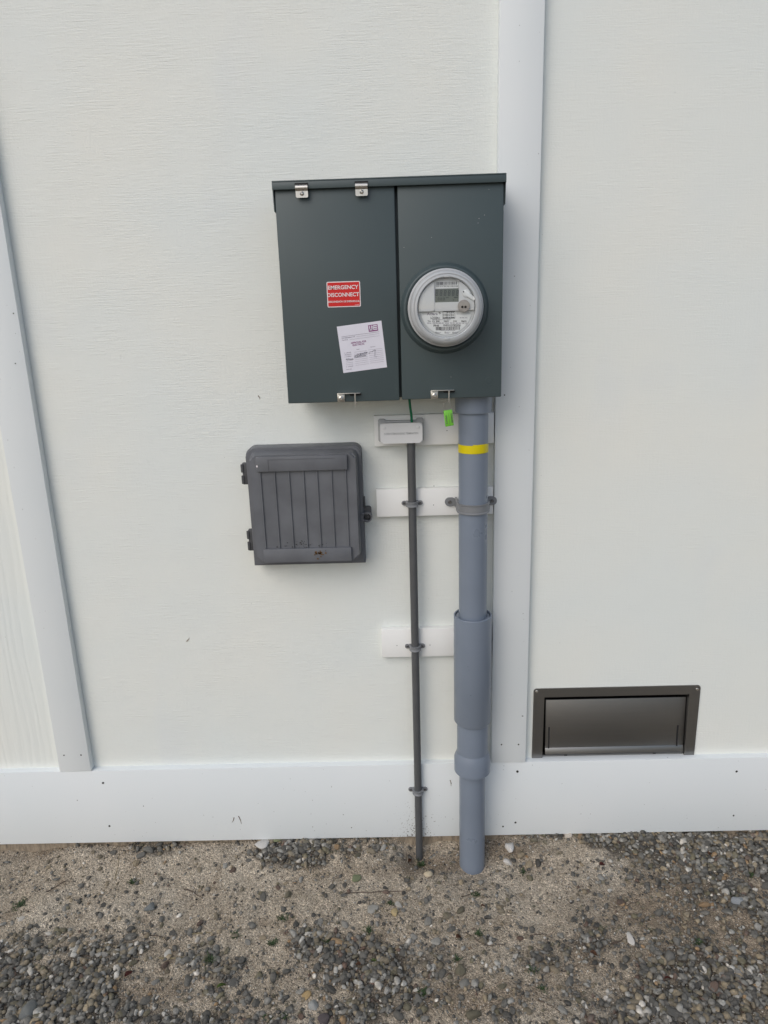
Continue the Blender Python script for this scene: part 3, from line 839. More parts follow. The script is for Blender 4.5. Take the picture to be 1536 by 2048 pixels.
# ================================================================== BIG PIPE
PCY = -0.072
def pipe_x(py, a, bq): return W((a+bq)/2, py, PCY).x
PX = 0.5*(pipe_x(1000, 914, 971) + pipe_x(1620, 922, 973))
PR = 0.0352
def zf(py, r, px=943): return W(px, py, PCY-r).z
riser = thing('service_riser', 'thick grey plastic service conduit rising from the ground into the cabinet', 'conduit pipe', (PX, PCY, 0))
SLT, SLB = zf(1245, 0.050), zf(1461, 0.050)
NKB = zf(1522, 0.043)
CLT, CLM, CLB = zf(1520, 0.044), zf(1535, 0.049), zf(1561, 0.049)
o_ = (PX, PCY, 0)
obj('upper_pipe', MB().lathe([(PR, SLB+0.02), (PR, DZ0+0.004)], o_, 'z', 48), M['pvc'], riser)
obj('hub_fitting', MB().lathe([(PR+0.001, zf(829, 0.044)), (0.0415, zf(829, 0.044)), (0.0425, zf(826, 0.044)), (0.0425, DZ0-0.0005)], o_, 'z', 48), M['pvc'], riser)
SR = 0.0485
obj('expansion_sleeve', MB().lathe([(0.0412, SLB+0.0005), (SR-0.002, SLB), (SR, SLB+0.003), (SR, SLT-0.001), (SR-0.0008, SLT), (SR-0.0038, SLT), (SR-0.0042, SLT-0.002), (SR-0.0042, SLB+0.03), (0.0412, SLB+0.03)], o_, 'z', 56, (False, False)), M['pvc'], riser)
obj('sleeve_inner_collar', MB().lathe([(PR+0.0004, SLB+0.05), (PR+0.0075, SLB+0.05), (PR+0.0075, SLT-0.004), (PR+0.0065, SLT-0.003), (PR+0.0004, SLT-0.004)], o_, 'z', 48, (False, False)), M['pvc'], riser)
obj('lower_barrel', MB().lathe([(0.0408, NKB-0.03), (0.0408, SLB+0.04)], o_, 'z', 48), M['pvc'], riser)
obj('reducer_collar', MB().lathe([(PR+0.0005, CLB), (0.0475, CLB), (0.0487, CLB+0.001), (0.0487, CLM), (0.0412, CLT), (0.0409, CLT-0.002)], o_, 'z', 52, (False, False)), M['pvc'], riser)
obj('lower_pipe', MB().lathe([(PR, -0.22), (PR, CLB+0.04)], o_, 'z', 48), M['pvc'], riser)
t1z, t0z = zf(892, PR), zf(908.5, PR)
obj('yellow_tape', MB().lathe([(PR+0.0001, t0z), (PR+0.0009, t0z), (PR+0.0009, t1z), (PR+0.0001, t1z)], o_, 'z', 48, (False, False)), M['yellow'], riser)
mb = MB()
for i in range(14):
    aa = R(-98 + 62*i/14); ab = R(-98 + 62*(i+1)/14)
    mb.quad([(PX+(PR+0.0014)*math.cos(t), PCY+(PR+0.0014)*math.sin(t), z) for t, z in ((aa, t0z+0.0015), (ab, t0z+0.0015), (ab, t1z+0.0022), (aa, t1z+0.0022))])
obj('tape_end', mb, M['yellow'], riser)

def strap(name, label, x, cy, r, zc, hgt, back, ear, mat, scr):
    """two-hole pipe strap: a half-round band with an ear and a screw on each side"""
    s = thing(name, label, 'pipe strap', (x, back, zc-hgt/2), 'straps holding the two conduits')
    mb = MB()
    ro = r+0.004
    prof = []
    for k in range(25):
        t = R(180 + 180*k/24)
        prof.append((math.cos(t), math.sin(t)))
    def ringv(rad, z): return [mb.bm.verts.new((x+rad*c_, cy+rad*s_, z)) for c_, s_ in prof]
    lev = [(r+0.0004, zc-hgt/2), (ro+0.0012, zc-hgt/2), (ro+0.0012, zc-hgt/2+0.0022), (ro-0.0006, zc-hgt/2+0.004), (ro-0.0006, zc+hgt/2-0.004), (ro+0.0012, zc+hgt/2-0.0022), (ro+0.0012, zc+hgt/2), (r+0.0004, zc+hgt/2)]
    rs_ = [ringv(*q) for q in lev]
    for k in range(len(rs_)):
        a_, b_ = rs_[k], rs_[(k+1) % len(rs_)]
        for i in range(len(prof)-1): mb.bm.faces.new((a_[i], a_[i+1], b_[i+1], b_[i]))
    for sgn in (-1, 1):
        xs = sorted((x+sgn*(r+0.0005), x+sgn*(ro+0.001)))
        mb.box(xs[0], xs[1], cy-0.0005, back-0.0003, zc-hgt/2+0.0003, zc+hgt/2-0.0003, 0.0006)
    obj('band', mb, mat, s, 40)
    for sgn in (-1, 1):
        ex = x+sgn*(r+0.003+ear)
        xs = sorted((x+sgn*(r+0.002), ex))
        e_ = obj('ear', MB().prism(rrect(xs[0], xs[1], zc-hgt*0.5+0.0008, zc+hgt*0.5-0.0008, hgt*0.46, 6), back-0.0055, back-0.0003, 0.001), mat, s)
        cx_ = ex - sgn*hgt*0.5
        obj('screw', MB().lathe([(scr, 0.0002), (scr, -0.0018), (scr*0.7, -0.003), (scr*0.45, -0.0025), (scr*0.4, -0.0008)], (cx_, back-0.0054, zc), 'y', 16), M['dark_screw'], e_)
    return s
zb = W(940, 1006, PCY-PR).z
strap('pipe_strap', 'large grey strap holding the thick conduit to the middle backing board', PX, PCY, PR, W(898, 1003, BY).z, 0.024, BY, 0.027, M['pvc_strap'], 0.0046)

# ================================================================== THIN CONDUIT
TR_ = 0.0102
TY = BY - TR_ - 0.003
tx = 0.5*(W(823.5, 900, TY).x + W(837.5, 1700, TY).x)
thin = thing('thin_conduit', 'thin dark grey conduit running from the bonding terminal into the ground', 'conduit pipe', (tx, TY, 0))
obj('tube', MB().lathe([(TR_, -0.25), (TR_, L(480, 535, -0.04).z)], (tx, TY, 0), 'z', 28), M['pvc_dark'], thin)
for py, back, lab in ((1005, BY, 'small grey strap on the thin conduit at the middle backing board'), (1291, BY, 'small grey strap on the thin conduit at the lowest backing board'),
                (1577, -T_S, 'small grey strap on the thin conduit at the bottom trim board')):
    strap('conduit_strap', lab, tx, TY, TR_, W(828, py, back).z, 0.0128, back, 0.0135, M['pvc_strap'], 0.0027)

# ================================================================== VENT
def N(cx, cy, y): return W(1040+cx*0.25391, 1350+cy*0.25401, y)
VY = -0.0035
ox0, ox1 = 0.5*(N(106, 150, VY).x + N(95, 640, VY).x), 0.5*(N(1420, 130, VY).x + N(1375, 600, VY).x)
oz1 = 0.5*(N(200, 103, VY).z + N(1350, 88, VY).z)
ix0, ix1 = 0.5*(N(188, 180, VY).x + N(180, 620, VY).x), 0.5*(N(1330, 160, VY).x + N(1298, 610, VY).x)
iz1 = 0.5*(N(300, 168, VY).z + N(1250, 158, VY).z)
vent = thing('flood_vent', 'stainless steel foundation flood vent low on the right wall panel', 'vent', ((ox0+ox1)/2, 0, Z_ST))
z0 = Z_ST + 0.0006
oc = rrect(ox0, ox1, z0, oz1, 0.008, 5, (0, 0, 1, 1))
# frame: left, top, right as one u-shaped flange
fr = [(ix0, z0), (ix0, iz1), (ix1, iz1), (ix1, z0)]
outer = oc[1:] + [oc[0]]      # br, tr..., tl..., bl
poly = [(ox0, z0), (ix0, z0), (ix0, iz1), (ix1, iz1), (ix1, z0)] + oc[1:]
vframe = obj('flange', MB().prism(poly, VY, -0.0003, 0.0004, 1), M['vent_steel'], vent)
# inner box of the vent
mb = MB()
for q in ((ix0-0.0015, ix0-0.0001, z0, iz1), (ix1+0.0001, ix1+0.0015, z0, iz1), (ix0, ix1, iz1+0.0001, iz1+0.0015)):
    mb.box(q[0], q[1], VY+0.001, 0.075, q[2], q[3])
obj('throat', mb, M['vent_steel'], vent)
obj('throat_back', MB().box(ix0, ix1, 0.070, 0.074, z0, iz1), M['black'], vent)
fx0_, fx1_ = N(200, 400, 0.008).x, N(1292, 400, 0.008).x
ft = 0.5*(N(200, 196, 0.010).z + N(1300, 176, 0.010).z) - 0.001
flb = 0.5*(N(190, 575, 0.0).z + N(1265, 560, 0.0).z)
flap = obj('flap', MB().hexa([(fx0_, 0.012, ft), (fx1_, 0.012, ft), (fx1_, 0.003, flb), (fx0_, 0.003, flb)],
      [(fx0_, 0.016, ft), (fx1_, 0.016, ft), (fx1_, 0.007, flb), (fx0_, 0.007, flb)], 0.0006), M['vent_steel'], vent)
obj('flap_lip', MB().hexa([(fx0_, 0.003, flb-0.0002), (fx1_, 0.003, flb-0.0002), (fx1_, -0.0025, z0+0.010), (fx0_, -0.0025, z0+0.010)],
      [(fx0_, 0.0065, flb-0.0002), (fx1_, 0.0065, flb-0.0002), (fx1_, 0.001, z0+0.010), (fx0_, 0.001, z0+0.010)], 0.0005), M['vent_steel'], flap)
obj('sill_bar', MB().box(ix0+0.002, ix1-0.002, 0.004, 0.02, z0, z0+0.0045), M['vent_steel'], vent)
for (a, c) in (((228, 412), (225, 573)), ((1244, 396), (1232, 555))):
    p, q = N(*a, 0.006), N(*c, 0.005)
    x = (p.x+q.x)/2
    def fy(z): return 0.003 + 0.009*(z-flb)/(ft-flb)
    w = 0.0019
    obj('slot', MB().hexa([(x-w, fy(p.z)-0.0008, p.z), (x+w, fy(p.z)-0.0008, p.z), (x+w, fy(q.z)-0.0008, q.z), (x-w, fy(q.z)-0.0008, q.z)],
        [(x-w, fy(p.z)+0.001, p.z), (x+w, fy(p.z)+0.001, p.z), (x+w, fy(q.z)+0.001, q.z), (x-w, fy(q.z)+0.001, q.z)]), M['black'], flap)
for cx, cy in ((132, 130), (1395, 112)):
    p = N(cx, cy, VY)
    obj('screw', MB().lathe([(0.0042, 0.0005), (0.004, -0.0012), (0.002, -0.0022)], (p.x, VY, p.z), 'y', 16), M['steel'], vframe)
for cx in (365, 1065):
    p = N(cx, 630, VY)
    obj('sill_slot', MB().box(p.x-0.004, p.x+0.004, 0.0032, 0.0042, z0+0.0012, z0+0.0036), M['black'], vent)

# ================================================================== GROUND
PIPE_XY = (PX, PCY); THIN_XY = (tx, TY)
def vnoise(x, y, s, seed): return mnoise.noise(Vector((x*s, y*s, seed)))
BANK_X = [G(px, 1680, 0.02).x for px in (-200, 60, 150, 480, 540, 760, 815, 850, 905, 985, 1040, 1120, 1536, 1800)]
BANK_H = [0.004, 0.006, 0.016, 0.018, 0.030, 0.030, 0.028, 0.026, 0.022, 0.024, 0.022, 0.030, 0.032, 0.03]
def ground_z(x, y):
    z = 0.010*vnoise(x, y, 2.3, 1.7) + 0.008*vnoise(x, y, 6.0, 5.1) + 0.0055*vnoise(x, y, 15.0, 9.3)
    if y > -1.4 and abs(x) < 2.5:
        z += 0.0036*vnoise(x, y, 42.0, 3.3) + 0.0018*vnoise(x, y, 100.0, 8.8)
    # banked up a little against the wall
    bank = np.interp(x, BANK_X, BANK_H)
    z += max(0.0, bank + 0.010*vnoise(x, 0.3, 9.0, 2.0)) * math.exp(-((y+0.015)/0.085)**2)
    # dug out round the two pipes
    d1 = math.hypot((x-THIN_XY[0])/0.075, (y-THIN_XY[1]+0.01)/0.055)
    d2 = math.hypot((x-PIPE_XY[0])/0.10, (y-PIPE_XY[1])/0.075)
    z -= 0.046*math.exp(-d1*d1) + 0.030*math.exp(-d2*d2)
    return z

ZONES = [(60, 1985, 150, 75, 1.2), (150, 2040, 170, 60, 0.9), (250, 1905, 110, 22, 0.55), (450, 1955, 60, 60, 0.55), (650, 1712, 120, 24, 1.15), (560, 1700, 60, 16, 1.0),
         (745, 1925, 95, 45, 1.1), (650, 1885, 70, 25, 0.6), (720, 2015, 110, 38, 0.55), (1230, 1688, 150, 18, 1.2), (1430, 1700, 110, 36, 1.2), (1500, 1790, 80, 80, 0.6),
         (1400, 1990, 150, 60, 0.6), (1480, 1880, 90, 90, 0.45), (1180, 2030, 140, 30, 0.5), (1070, 1920, 60, 22, 0.4), (1200, 1890, 60, 20, 0.3), (320, 1705, 120, 10, 0.25), (420, 2040, 120, 40, 0.35)]
def density(P):
    px, py = proj(P)
    d = 0.085 + 0.11*np.clip((px-650)/700, 0, 1) + 0.12*np.clip((py-1830)/200, 0, 1)*np.clip((2500-py)/300, 0.5, 1)
    for cx, cy, sx, sy_, a in ZONES:
        d = d + a*np.exp(-(((px-cx)/sx)**2 + ((py-cy)/sy_)**2))
    # drifts are ragged, not round
    k = np.array([0.95 + 1.15*mnoise.noise(Vector((p[0]*8.0, p[1]*11.0, 4.4))) + 0.9*mnoise.noise(Vector((p[0]*24.0, p[1]*30.0, 7.7))) for p in np.asarray(P)])
    return d*np.clip(k, 0.12, 2.0)

def graded(lo, hi, dense_lo, dense_hi, step, grow=1.35):
    xs = list(np.arange(dense_lo, dense_hi+step/2, step))
    s = step; x = xs[-1]
    while x < hi: s *= grow; x += s; xs.append(x)
    s = step; x = xs[0]; left = []
    while x > lo: s *= grow; x -= s; left.append(x)
    return np.array(left[::-1] + xs)
gx = graded(-400, 400, -1.45, 1.45, 0.0065)
gy = graded(-400, 60, -0.78, 0.03, 0.0065)
nx, ny = len(gx), len(gy)
XX, YY = np.meshgrid(gx, gy)
ZZ = np.array([[ground_z(x, y) if abs(x) < 30 and abs(y) < 30 else 0.0 for x in gx] for y in gy])
V = np.stack([XX, YY, ZZ], -1).reshape(-1, 3)
idx = np.arange(nx*ny).reshape(ny, nx)
Fq = np.stack([idx[:-1, :-1], idx[:-1, 1:], idx[1:, 1:], idx[1:, :-1]], -1).reshape(-1, 4)
me = bpy.data.meshes.new('ground')
me.vertices.add(len(V)); me.vertices.foreach_set('co', V.ravel().astype(np.float32))
me.loops.add(Fq.size); me.loops.foreach_set('vertex_index', Fq.ravel().astype(np.int32))
me.polygons.add(len(Fq)); me.polygons.foreach_set('loop_start', np.arange(0, Fq.size, 4, dtype=np.int32))
me.update(); me.shade_smooth()
att2 = me.attributes.new('soil', 'FLOAT', 'POINT')
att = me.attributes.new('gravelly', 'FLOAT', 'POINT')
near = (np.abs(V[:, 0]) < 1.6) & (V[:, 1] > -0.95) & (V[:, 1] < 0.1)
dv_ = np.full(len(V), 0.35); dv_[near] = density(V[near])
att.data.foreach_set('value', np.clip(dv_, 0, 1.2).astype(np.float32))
# darker, damper soil: patches where the sand has been dug over
SOIL = [(1350, 1800, 200, 80, 0.55), (1300, 1930, 300, 120, 0.5), (1010, 1990, 120, 40, 0.5), (860, 1730, 90, 26, 0.8), (1010, 1700, 60, 26, 0.9), (700, 1745, 120, 22, 0.5),
        (330, 1985, 110, 45, 0.55), (640, 1960, 120, 60, 0.35), (900, 2000, 90, 40, 0.5), (1500, 1900, 120, 160, 0.5), (720, 1900, 160, 60, 0.35), (100, 2000, 200, 80, 0.5)]
sv_ = np.full(len(V), 0.4)
px_, py_ = proj(V[near])
sv_[near] = sum(a_*np.exp(-(((px_-cx)/sx)**2 + ((py_-cy)/sy_)**2)) for cx, cy, sx, sy_, a_ in SOIL)
att2.data.foreach_set('value', np.clip(sv_, 0, 1).astype(np.float32))

mt, n, l, b = new_mat('sandy_ground')
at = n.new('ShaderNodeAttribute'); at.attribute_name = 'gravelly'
big = tex_noise(n, l, 5.0, 4.0)
c = ramp(n, l, big, ((0.30, (0.42, 0.35, 0.262)), (0.5, (0.54, 0.46, 0.355)), (0.70, (0.61, 0.54, 0.435))))
c = mixc(n, l, ramp(n, l, tex_noise(n, l, 9.0, 4.0), ((0.58, 0.0), (0.72, 0.75))), c, (0.27, 0.205, 0.14))
a2 = n.new('ShaderNodeAttribute'); a2.attribute_name = 'soil'
so = mth(n, l, 'MULTIPLY', a2.outputs['Fac'], mth(n, l, 'ADD', mth(n, l, 'MULTIPLY', tex_noise(n, l, 16.0, 5.0, rough=0.65), 1.6), 0.1))
c = mixc(n, l, ramp(n, l, so, ((0.18, 0.0), (0.65, 0.75))), c, (0.29, 0.225, 0.158))
# sand grains: light and dark
tc = n.new('ShaderNodeTexCoord')
vo = nd(n, 'ShaderNodeTexVoronoi', Scale=520.0)
l.new(tc.outputs['Object'], vo.inputs['Vector'])
sep = n.new('ShaderNodeSeparateColor'); l.new(vo.outputs['Color'], sep.inputs[0])
gr = ramp(n, l, sep.outputs[0], ((0.0, 0.45), (0.12, 0.75), (0.5, 1.0), (0.85, 1.12), (0.97, 1.6)))
c = mixc(n, l, 1.0, c, gr, 'MULTIPLY')
vo2 = nd(n, 'ShaderNodeTexVoronoi', Scale=210.0)
l.new(tc.outputs['Object'], vo2.inputs['Vector'])
sep2 = n.new('ShaderNodeSeparateColor'); l.new(vo2.outputs['Color'], sep2.inputs[0])
c = mixc(n, l, 1.0, c, ramp(n, l, sep2.outputs[1], ((0.0, 0.62), (0.2, 0.9), (0.75, 1.0), (0.95, 1.35))), 'MULTIPLY')
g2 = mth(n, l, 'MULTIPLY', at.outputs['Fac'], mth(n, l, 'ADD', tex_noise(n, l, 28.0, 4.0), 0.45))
c = mixc(n, l, ramp(n, l, g2, ((0.22, 0.0), (0.75, 0.85))), c, (0.075, 0.065, 0.053))  # ground darkened where gravel is dense, painting in the shade between stones
l.new(c, b.inputs['Base Color'])
b.inputs['Roughness'].default_value = 0.95
b.inputs['Specular IOR Level'].default_value = 0.2
h = mth(n, l, 'ADD', mth(n, l, 'MULTIPLY', vo.outputs['Distance'], -0.6), mth(n, l, 'ADD', mth(n, l, 'MULTIPLY', vo2.outputs['Distance'], -0.8), mth(n, l, 'MULTIPLY', tex_noise(n, l, 120, 4.0), 1.3)))
bump(n, l, b, h, 1.0, 0.005)
M['ground'] = mt
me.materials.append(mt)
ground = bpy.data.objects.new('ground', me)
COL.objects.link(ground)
tag(ground, kind='structure')

# ------------------------------------------------------------------ stones
def stone_shape(seed, sub=2, angular=0.0):
    bm = bmesh.new()
    bmesh.ops.create_icosphere(bm, subdivisions=sub, radius=1.0)
    rnd = random.Random(seed)
    planes = [(Vector((rnd.gauss(0, 1), rnd.gauss(0, 1), rnd.gauss(0, 1))).normalized(), rnd.uniform(0.45, 0.85)) for _ in range(int(5+9*angular))]
    off = Vector((rnd.uniform(-9, 9),)*3) + Vector((seed*1.7, 0, 0))
    for v in bm.verts:
        p = v.co.copy()
        for nrm, d in planes:
            k = p.dot(nrm) - d
            if k > 0: p -= nrm*k*(0.75 + 0.25*angular)
        p *= 1 + 0.16*mnoise.noise(p*1.1 + off) + 0.05*mnoise.noise(p*3.0 + off)
        v.co = p
    return bm
def shape_arrays(bm):
    bm.verts.index_update()
    v = np.array([q.co for q in bm.verts]); f = np.array([[q.index for q in fc.verts] for fc in bm.faces])
    bm.free()
    return v, f
PAL = [((0.066, 0.063, 0.056), 15), ((0.100, 0.096, 0.084), 20), ((0.145, 0.140, 0.124), 19), ((0.205, 0.198, 0.175), 14), ((0.30, 0.29, 0.26), 8), ((0.48, 0.46, 0.41), 4),
       ((0.19, 0.16, 0.11), 13), ((0.14, 0.125, 0.08), 9), ((0.29, 0.235, 0.155), 9), ((0.29, 0.19, 0.10), 1.5), ((0.12, 0.078, 0.058), 2.5), ((0.58, 0.54, 0.47), 3.5)]
pc = np.array([p[0] for p in PAL]); pw = np.array([p[1] for p in PAL], float); pw /= pw.sum()

def stone_mat(name, source):
    mt, n, l, b = new_mat(name)
    if source == 'attr':
        a_ = n.new('ShaderNodeAttribute'); a_.attribute_name = 'stone_colour'; col = a_.outputs['Color']
    else:
        a_ = n.new('ShaderNodeObjectInfo'); col = a_.outputs['Color']
    col = mixc(n, l, 1.0, col, ramp(n, l, tex_noise(n, l, 130, 5.0), ((0.25, 0.5), (0.5, 0.88), (0.78, 1.4))), 'MULTIPLY')
    # dust and pale veins
    col = mixc(n, l, ramp(n, l, tex_noise(n, l, 60, 5.0, rough=0.7), ((0.47, 0.0), (0.72, 0.62))), col, (0.25, 0.23, 0.195))
    l.new(col, b.inputs['Base Color'])
    b.inputs['Roughness'].default_value = 0.72
    b.inputs['Specular IOR Level'].default_value = 0.35
    bump(n, l, b, tex_noise(n, l, 260, 4.0), 0.5, 0.0014)
    return mt
M['stone_attr'] = stone_mat('stone_mixed', 'attr')
M['stone_obj'] = stone_mat('stone_single', 'obj')

def scatter(count, weight, lo=(-1.9, -1.1), hi=(1.9, -0.005), view=(-480, 2016, 2560)):
    out = []
    while len(out) < count:
        q = np.stack([RNG.uniform(lo[0], hi[0], 6000), RNG.uniform(lo[1], hi[1], 6000), np.zeros(6000)], -1)
        px, py = proj(q)
        ok = (px > view[0]) & (px < view[1]) & (py < view[2])
        d = weight(q)
        ok &= RNG.random(6000) < d
        ok &= np.hypot(q[:, 0]-PX, q[:, 1]-PCY) > PR+0.006
        ok &= np.hypot(q[:, 0]-tx, q[:, 1]-TY) > TR_+0.004
        out += list(q[ok])
    return np.array(out[:count])

def joined(name, pts, radii, shapes, cols, flat=(0.45, 0.8), embed=0.3):
    vs, fs, cs = [], [], []
    base = 0
    for i, p in enumerate(pts):
        v, f = shapes[int(RNG.integers(len(shapes)))]
        s = radii[i]*np.array([RNG.uniform(0.9, 1.35), RNG.uniform(0.75, 1.0), RNG.uniform(*flat)])
        a = RNG.uniform(0, 2*np.pi); t1_, t2_ = RNG.normal(0, 0.3, 2)
        ca, sa = np.cos(a), np.sin(a)
        w = v*s
        w = w @ np.array([[1, 0, 0], [0, np.cos(t1_), -np.sin(t1_)], [0, np.sin(t1_), np.cos(t1_)]]).T
        w = w @ np.array([[np.cos(t2_), 0, np.sin(t2_)], [0, 1, 0], [-np.sin(t2_), 0, np.cos(t2_)]]).T
        w = w @ np.array([[ca, -sa, 0], [sa, ca, 0], [0, 0, 1]]).T
        z = ground_z(p[0], p[1]) - w[:, 2].min()*(1-embed*1.6)*1.0
        w = w + np.array([p[0], p[1], z])
        vs.append(w); fs.append(f+base); base += len(v)
        cs.append(np.repeat(cols[i][None], len(v), 0))
    vs = np.concatenate(vs); fs = np.concatenate(fs); cs = np.concatenate(cs)
    me = bpy.data.meshes.new(name)
    me.vertices.add(len(vs)); me.vertices.foreach_set('co', vs.ravel().astype(np.float32))
    me.loops.add(fs.size); me.loops.foreach_set('vertex_index', fs.ravel().astype(np.int32))
    me.polygons.add(len(fs)); me.polygons.foreach_set('loop_start', np.arange(0, fs.size, 3, dtype=np.int32))
    me.update(); me.shade_smooth()
    at_ = me.attributes.new('stone_colour', 'FLOAT_COLOR', 'POINT')
    at_.data.foreach_set('color', np.concatenate([cs, np.ones((len(cs), 1))], 1).ravel().astype(np.float32))
    me.materials.append(M['stone_attr'])
    o = bpy.data.objects.new(name, me)
    COL.objects.link(o)
    return o

SH2 = [shape_arrays(stone_shape(k, 2, (k % 6)/5)) for k in range(24)]
SH1 = [shape_arrays(stone_shape(100+k, 1, 0.4)) for k in range(16)]
def pick(n_): return pc[RNG.choice(len(pc), n_, p=pw)] * RNG.uniform(0.8, 1.2, (n_, 1))
# mid-size gravel, thick in the drifts and thin on the sand
NG = 20500
pts = scatter(NG, lambda q: np.clip(density(q), 0, 1.2)/1.2)
rad = np.clip(RNG.lognormal(math.log(0.0034), 0.50, NG) * (0.9 + 0.75*np.clip(density(pts), 0, 1)), 0.0016, 0.0105)
gravel = tag(joined('gravel', pts, rad, SH2, pick(NG)), 'loose grey gravel drifted over the sandy ground', 'gravel', kind='stuff')
# coarse grit on the sand
NS = 38000
pts = scatter(NS, lambda q: 0.55 + 0*q[:, 0])
rad = np.clip(RNG.lognormal(math.log(0.0013), 0.35, NS), 0.0007, 0.0028)
sandc = np.array([(0.48, 0.42, 0.335), (0.37, 0.32, 0.25), (0.60, 0.55, 0.46), (0.21, 0.182, 0.143), (0.075, 0.072, 0.068), (0.74, 0.69, 0.61)])
cols = sandc[RNG.choice(6, NS, p=[.26, .24, .18, .13, .11, .08])] * RNG.uniform(0.85, 1.15, (NS, 1))
grit = tag(joined('coarse_sand', pts, rad, SH1, cols, (0.6, 0.95), 0.25), 'coarse pale sand grains strewn over the ground', 'sand', kind='stuff')
# black seed specks
NB = 560
pts = scatter(NB, lambda q: 0.3 + 0*q[:, 0])
seeds = tag(joined('seed_litter', pts, RNG.uniform(0.0016, 0.0034, NB), SH1, np.tile([[0.018, 0.016, 0.016]], (NB, 1)), (0.7, 1.0), 0.2), 'tiny black seeds scattered over the sand', 'seeds', kind='stuff')

# the largest pebbles, one object each, pieces of the ground
PEB = []
for k in range(14):
    bm = stone_shape(300+k, 3, (k % 5)/5)
    pm = bpy.data.meshes.new('pebble'); bm.to_mesh(pm); bm.free()
    pm.shade_smooth(); pm.materials.append(M['stone_obj'])
    PEB.append(pm)
def place_stone(o, x, y, sx, sy_, sz, rz, tilt=(0, 0), embed=0.35):
    o.scale = (sx, sy_, sz)
    o.rotation_euler = (tilt[0], tilt[1], rz)
    o.location = (x, y, ground_z(x, y) + sz*(1-2*embed)*0.85)
placed = []
NP = 290
cand = scatter(1500, lambda q: np.clip(density(q)+0.03, 0, 1.2)/1.2, (-1.3, -0.74), (1.3, -0.005), (-20, 1556, 2060))
for q in cand:
    if len(placed) >= NP: break
    r = min(0.016, max(0.0072, random.lognormvariate(math.log(0.0105), 0.26)))
    if any((q[0]-a)**2+(q[1]-c)**2 < ((r+rr_)*0.86)**2 for a, c, rr_ in placed): continue
    if math.hypot(q[0]-PX, q[1]-PCY) < PR+0.03 or math.hypot(q[0]-tx, q[1]-TY) < 0.03 or q[1] > -0.03: continue
    placed.append((q[0], q[1], r))
    o = bpy.data.objects.new('pebble', PEB[random.randrange(len(PEB))])
    COL.objects.link(o); o.parent = ground
    place_stone(o, q[0], q[1], r*random.uniform(0.95, 1.3), r*random.uniform(0.7, 0.95), r*random.uniform(0.42, 0.7), random.uniform(0, 6.28), (random.gauss(0, .2), random.gauss(0, .2)), random.uniform(.33, .5))
    cc = pick(1)[0]; o.color = (*cc, 1)
# stones that stand out
for nm, px, py, w, h_, col, lab in (
    ('stone', 527, 1701, 15, 12, (0.66, 0.64, 0.60), 'pitted white stone at the foot of the wall left of the pipes'),
    ('stone', 552, 1691, 13, 9, (0.22, 0.24, 0.12), 'olive green stone beside the pitted white stone'),
    ('stone', 712, 1757, 10, 9, (0.17, 0.20, 0.10), 'round green stone on the sand left of the thin conduit'),
    ('stone', 1019, 1701, 9, 16, (0.76, 0.74, 0.70), 'upright bright white stone just right of the thick conduit'),
    ('stone', 1015, 1722, 10, 8, (0.70, 0.67, 0.62), 'small white stone in front of the upright white stone'),
    ('stone', 1134, 1681, 10, 11, (0.60, 0.54, 0.46), 'cream stone against the wall below the vent'),
    ('stone', 856, 1745, 9, 7, (0.62, 0.52, 0.36), 'cream yellow stone in front of the thin conduit'),
    ('stone', 614, 1984, 9, 9, (0.42, 0.29, 0.13), 'orange stone near the bottom edge of the photo'),
    ('stone', 627, 2006, 12, 9, (0.34, 0.345, 0.33), 'pale square grey stone below the orange stone'),
    ('stone', 54, 2022, 17, 19, (0.15, 0.16, 0.155), 'broad flat grey stone in the gravel at bottom left'),
    ('stone', 790, 1828, 8, 8, (0.45, 0.35, 0.18), 'yellow stone on the sand in front of the pipes'),
    ('stone', 1481, 1800, 18, 11, (0.30, 0.32, 0.335), 'long pale blue grey stone in the gravel at far right'),
    ('stone', 1260, 1878, 7, 13, (0.68, 0.64, 0.58), 'narrow white stone on open sand below the vent'),
    ('stone', 1345, 2026, 20, 12, (0.09, 0.088, 0.08), 'large dark grey slab of stone at bottom right'),
    ('stone', 648, 2052-12, 15, 12, (0.075, 0.06, 0.065), 'dark plum coloured stone at the bottom edge'),
    ('stone', 300, 1811, 12, 9, (0.15, 0.165, 0.165), 'rounded grey stone on open sand left of the pipes')):
    p = G(px, py, 0.006)
    sc = (p-CAM).dot(F)/FPX
    bm = stone_shape(px, 3, 0.55)
    pm = bpy.data.meshes.new(nm); bm.to_mesh(pm); bm.free()
    pm.shade_smooth(); pm.materials.append(M['stone_obj'])
    o = bpy.data.objects.new(nm, pm); COL.objects.link(o)
    tag(o, lab, 'stone')
    place_stone(o, p.x, p.y, w*sc*1.1, h_*sc*1.25, min(w, h_)*sc*0.7, random.uniform(-.2, .2), embed=0.25)
    o.color = (*col, 1)

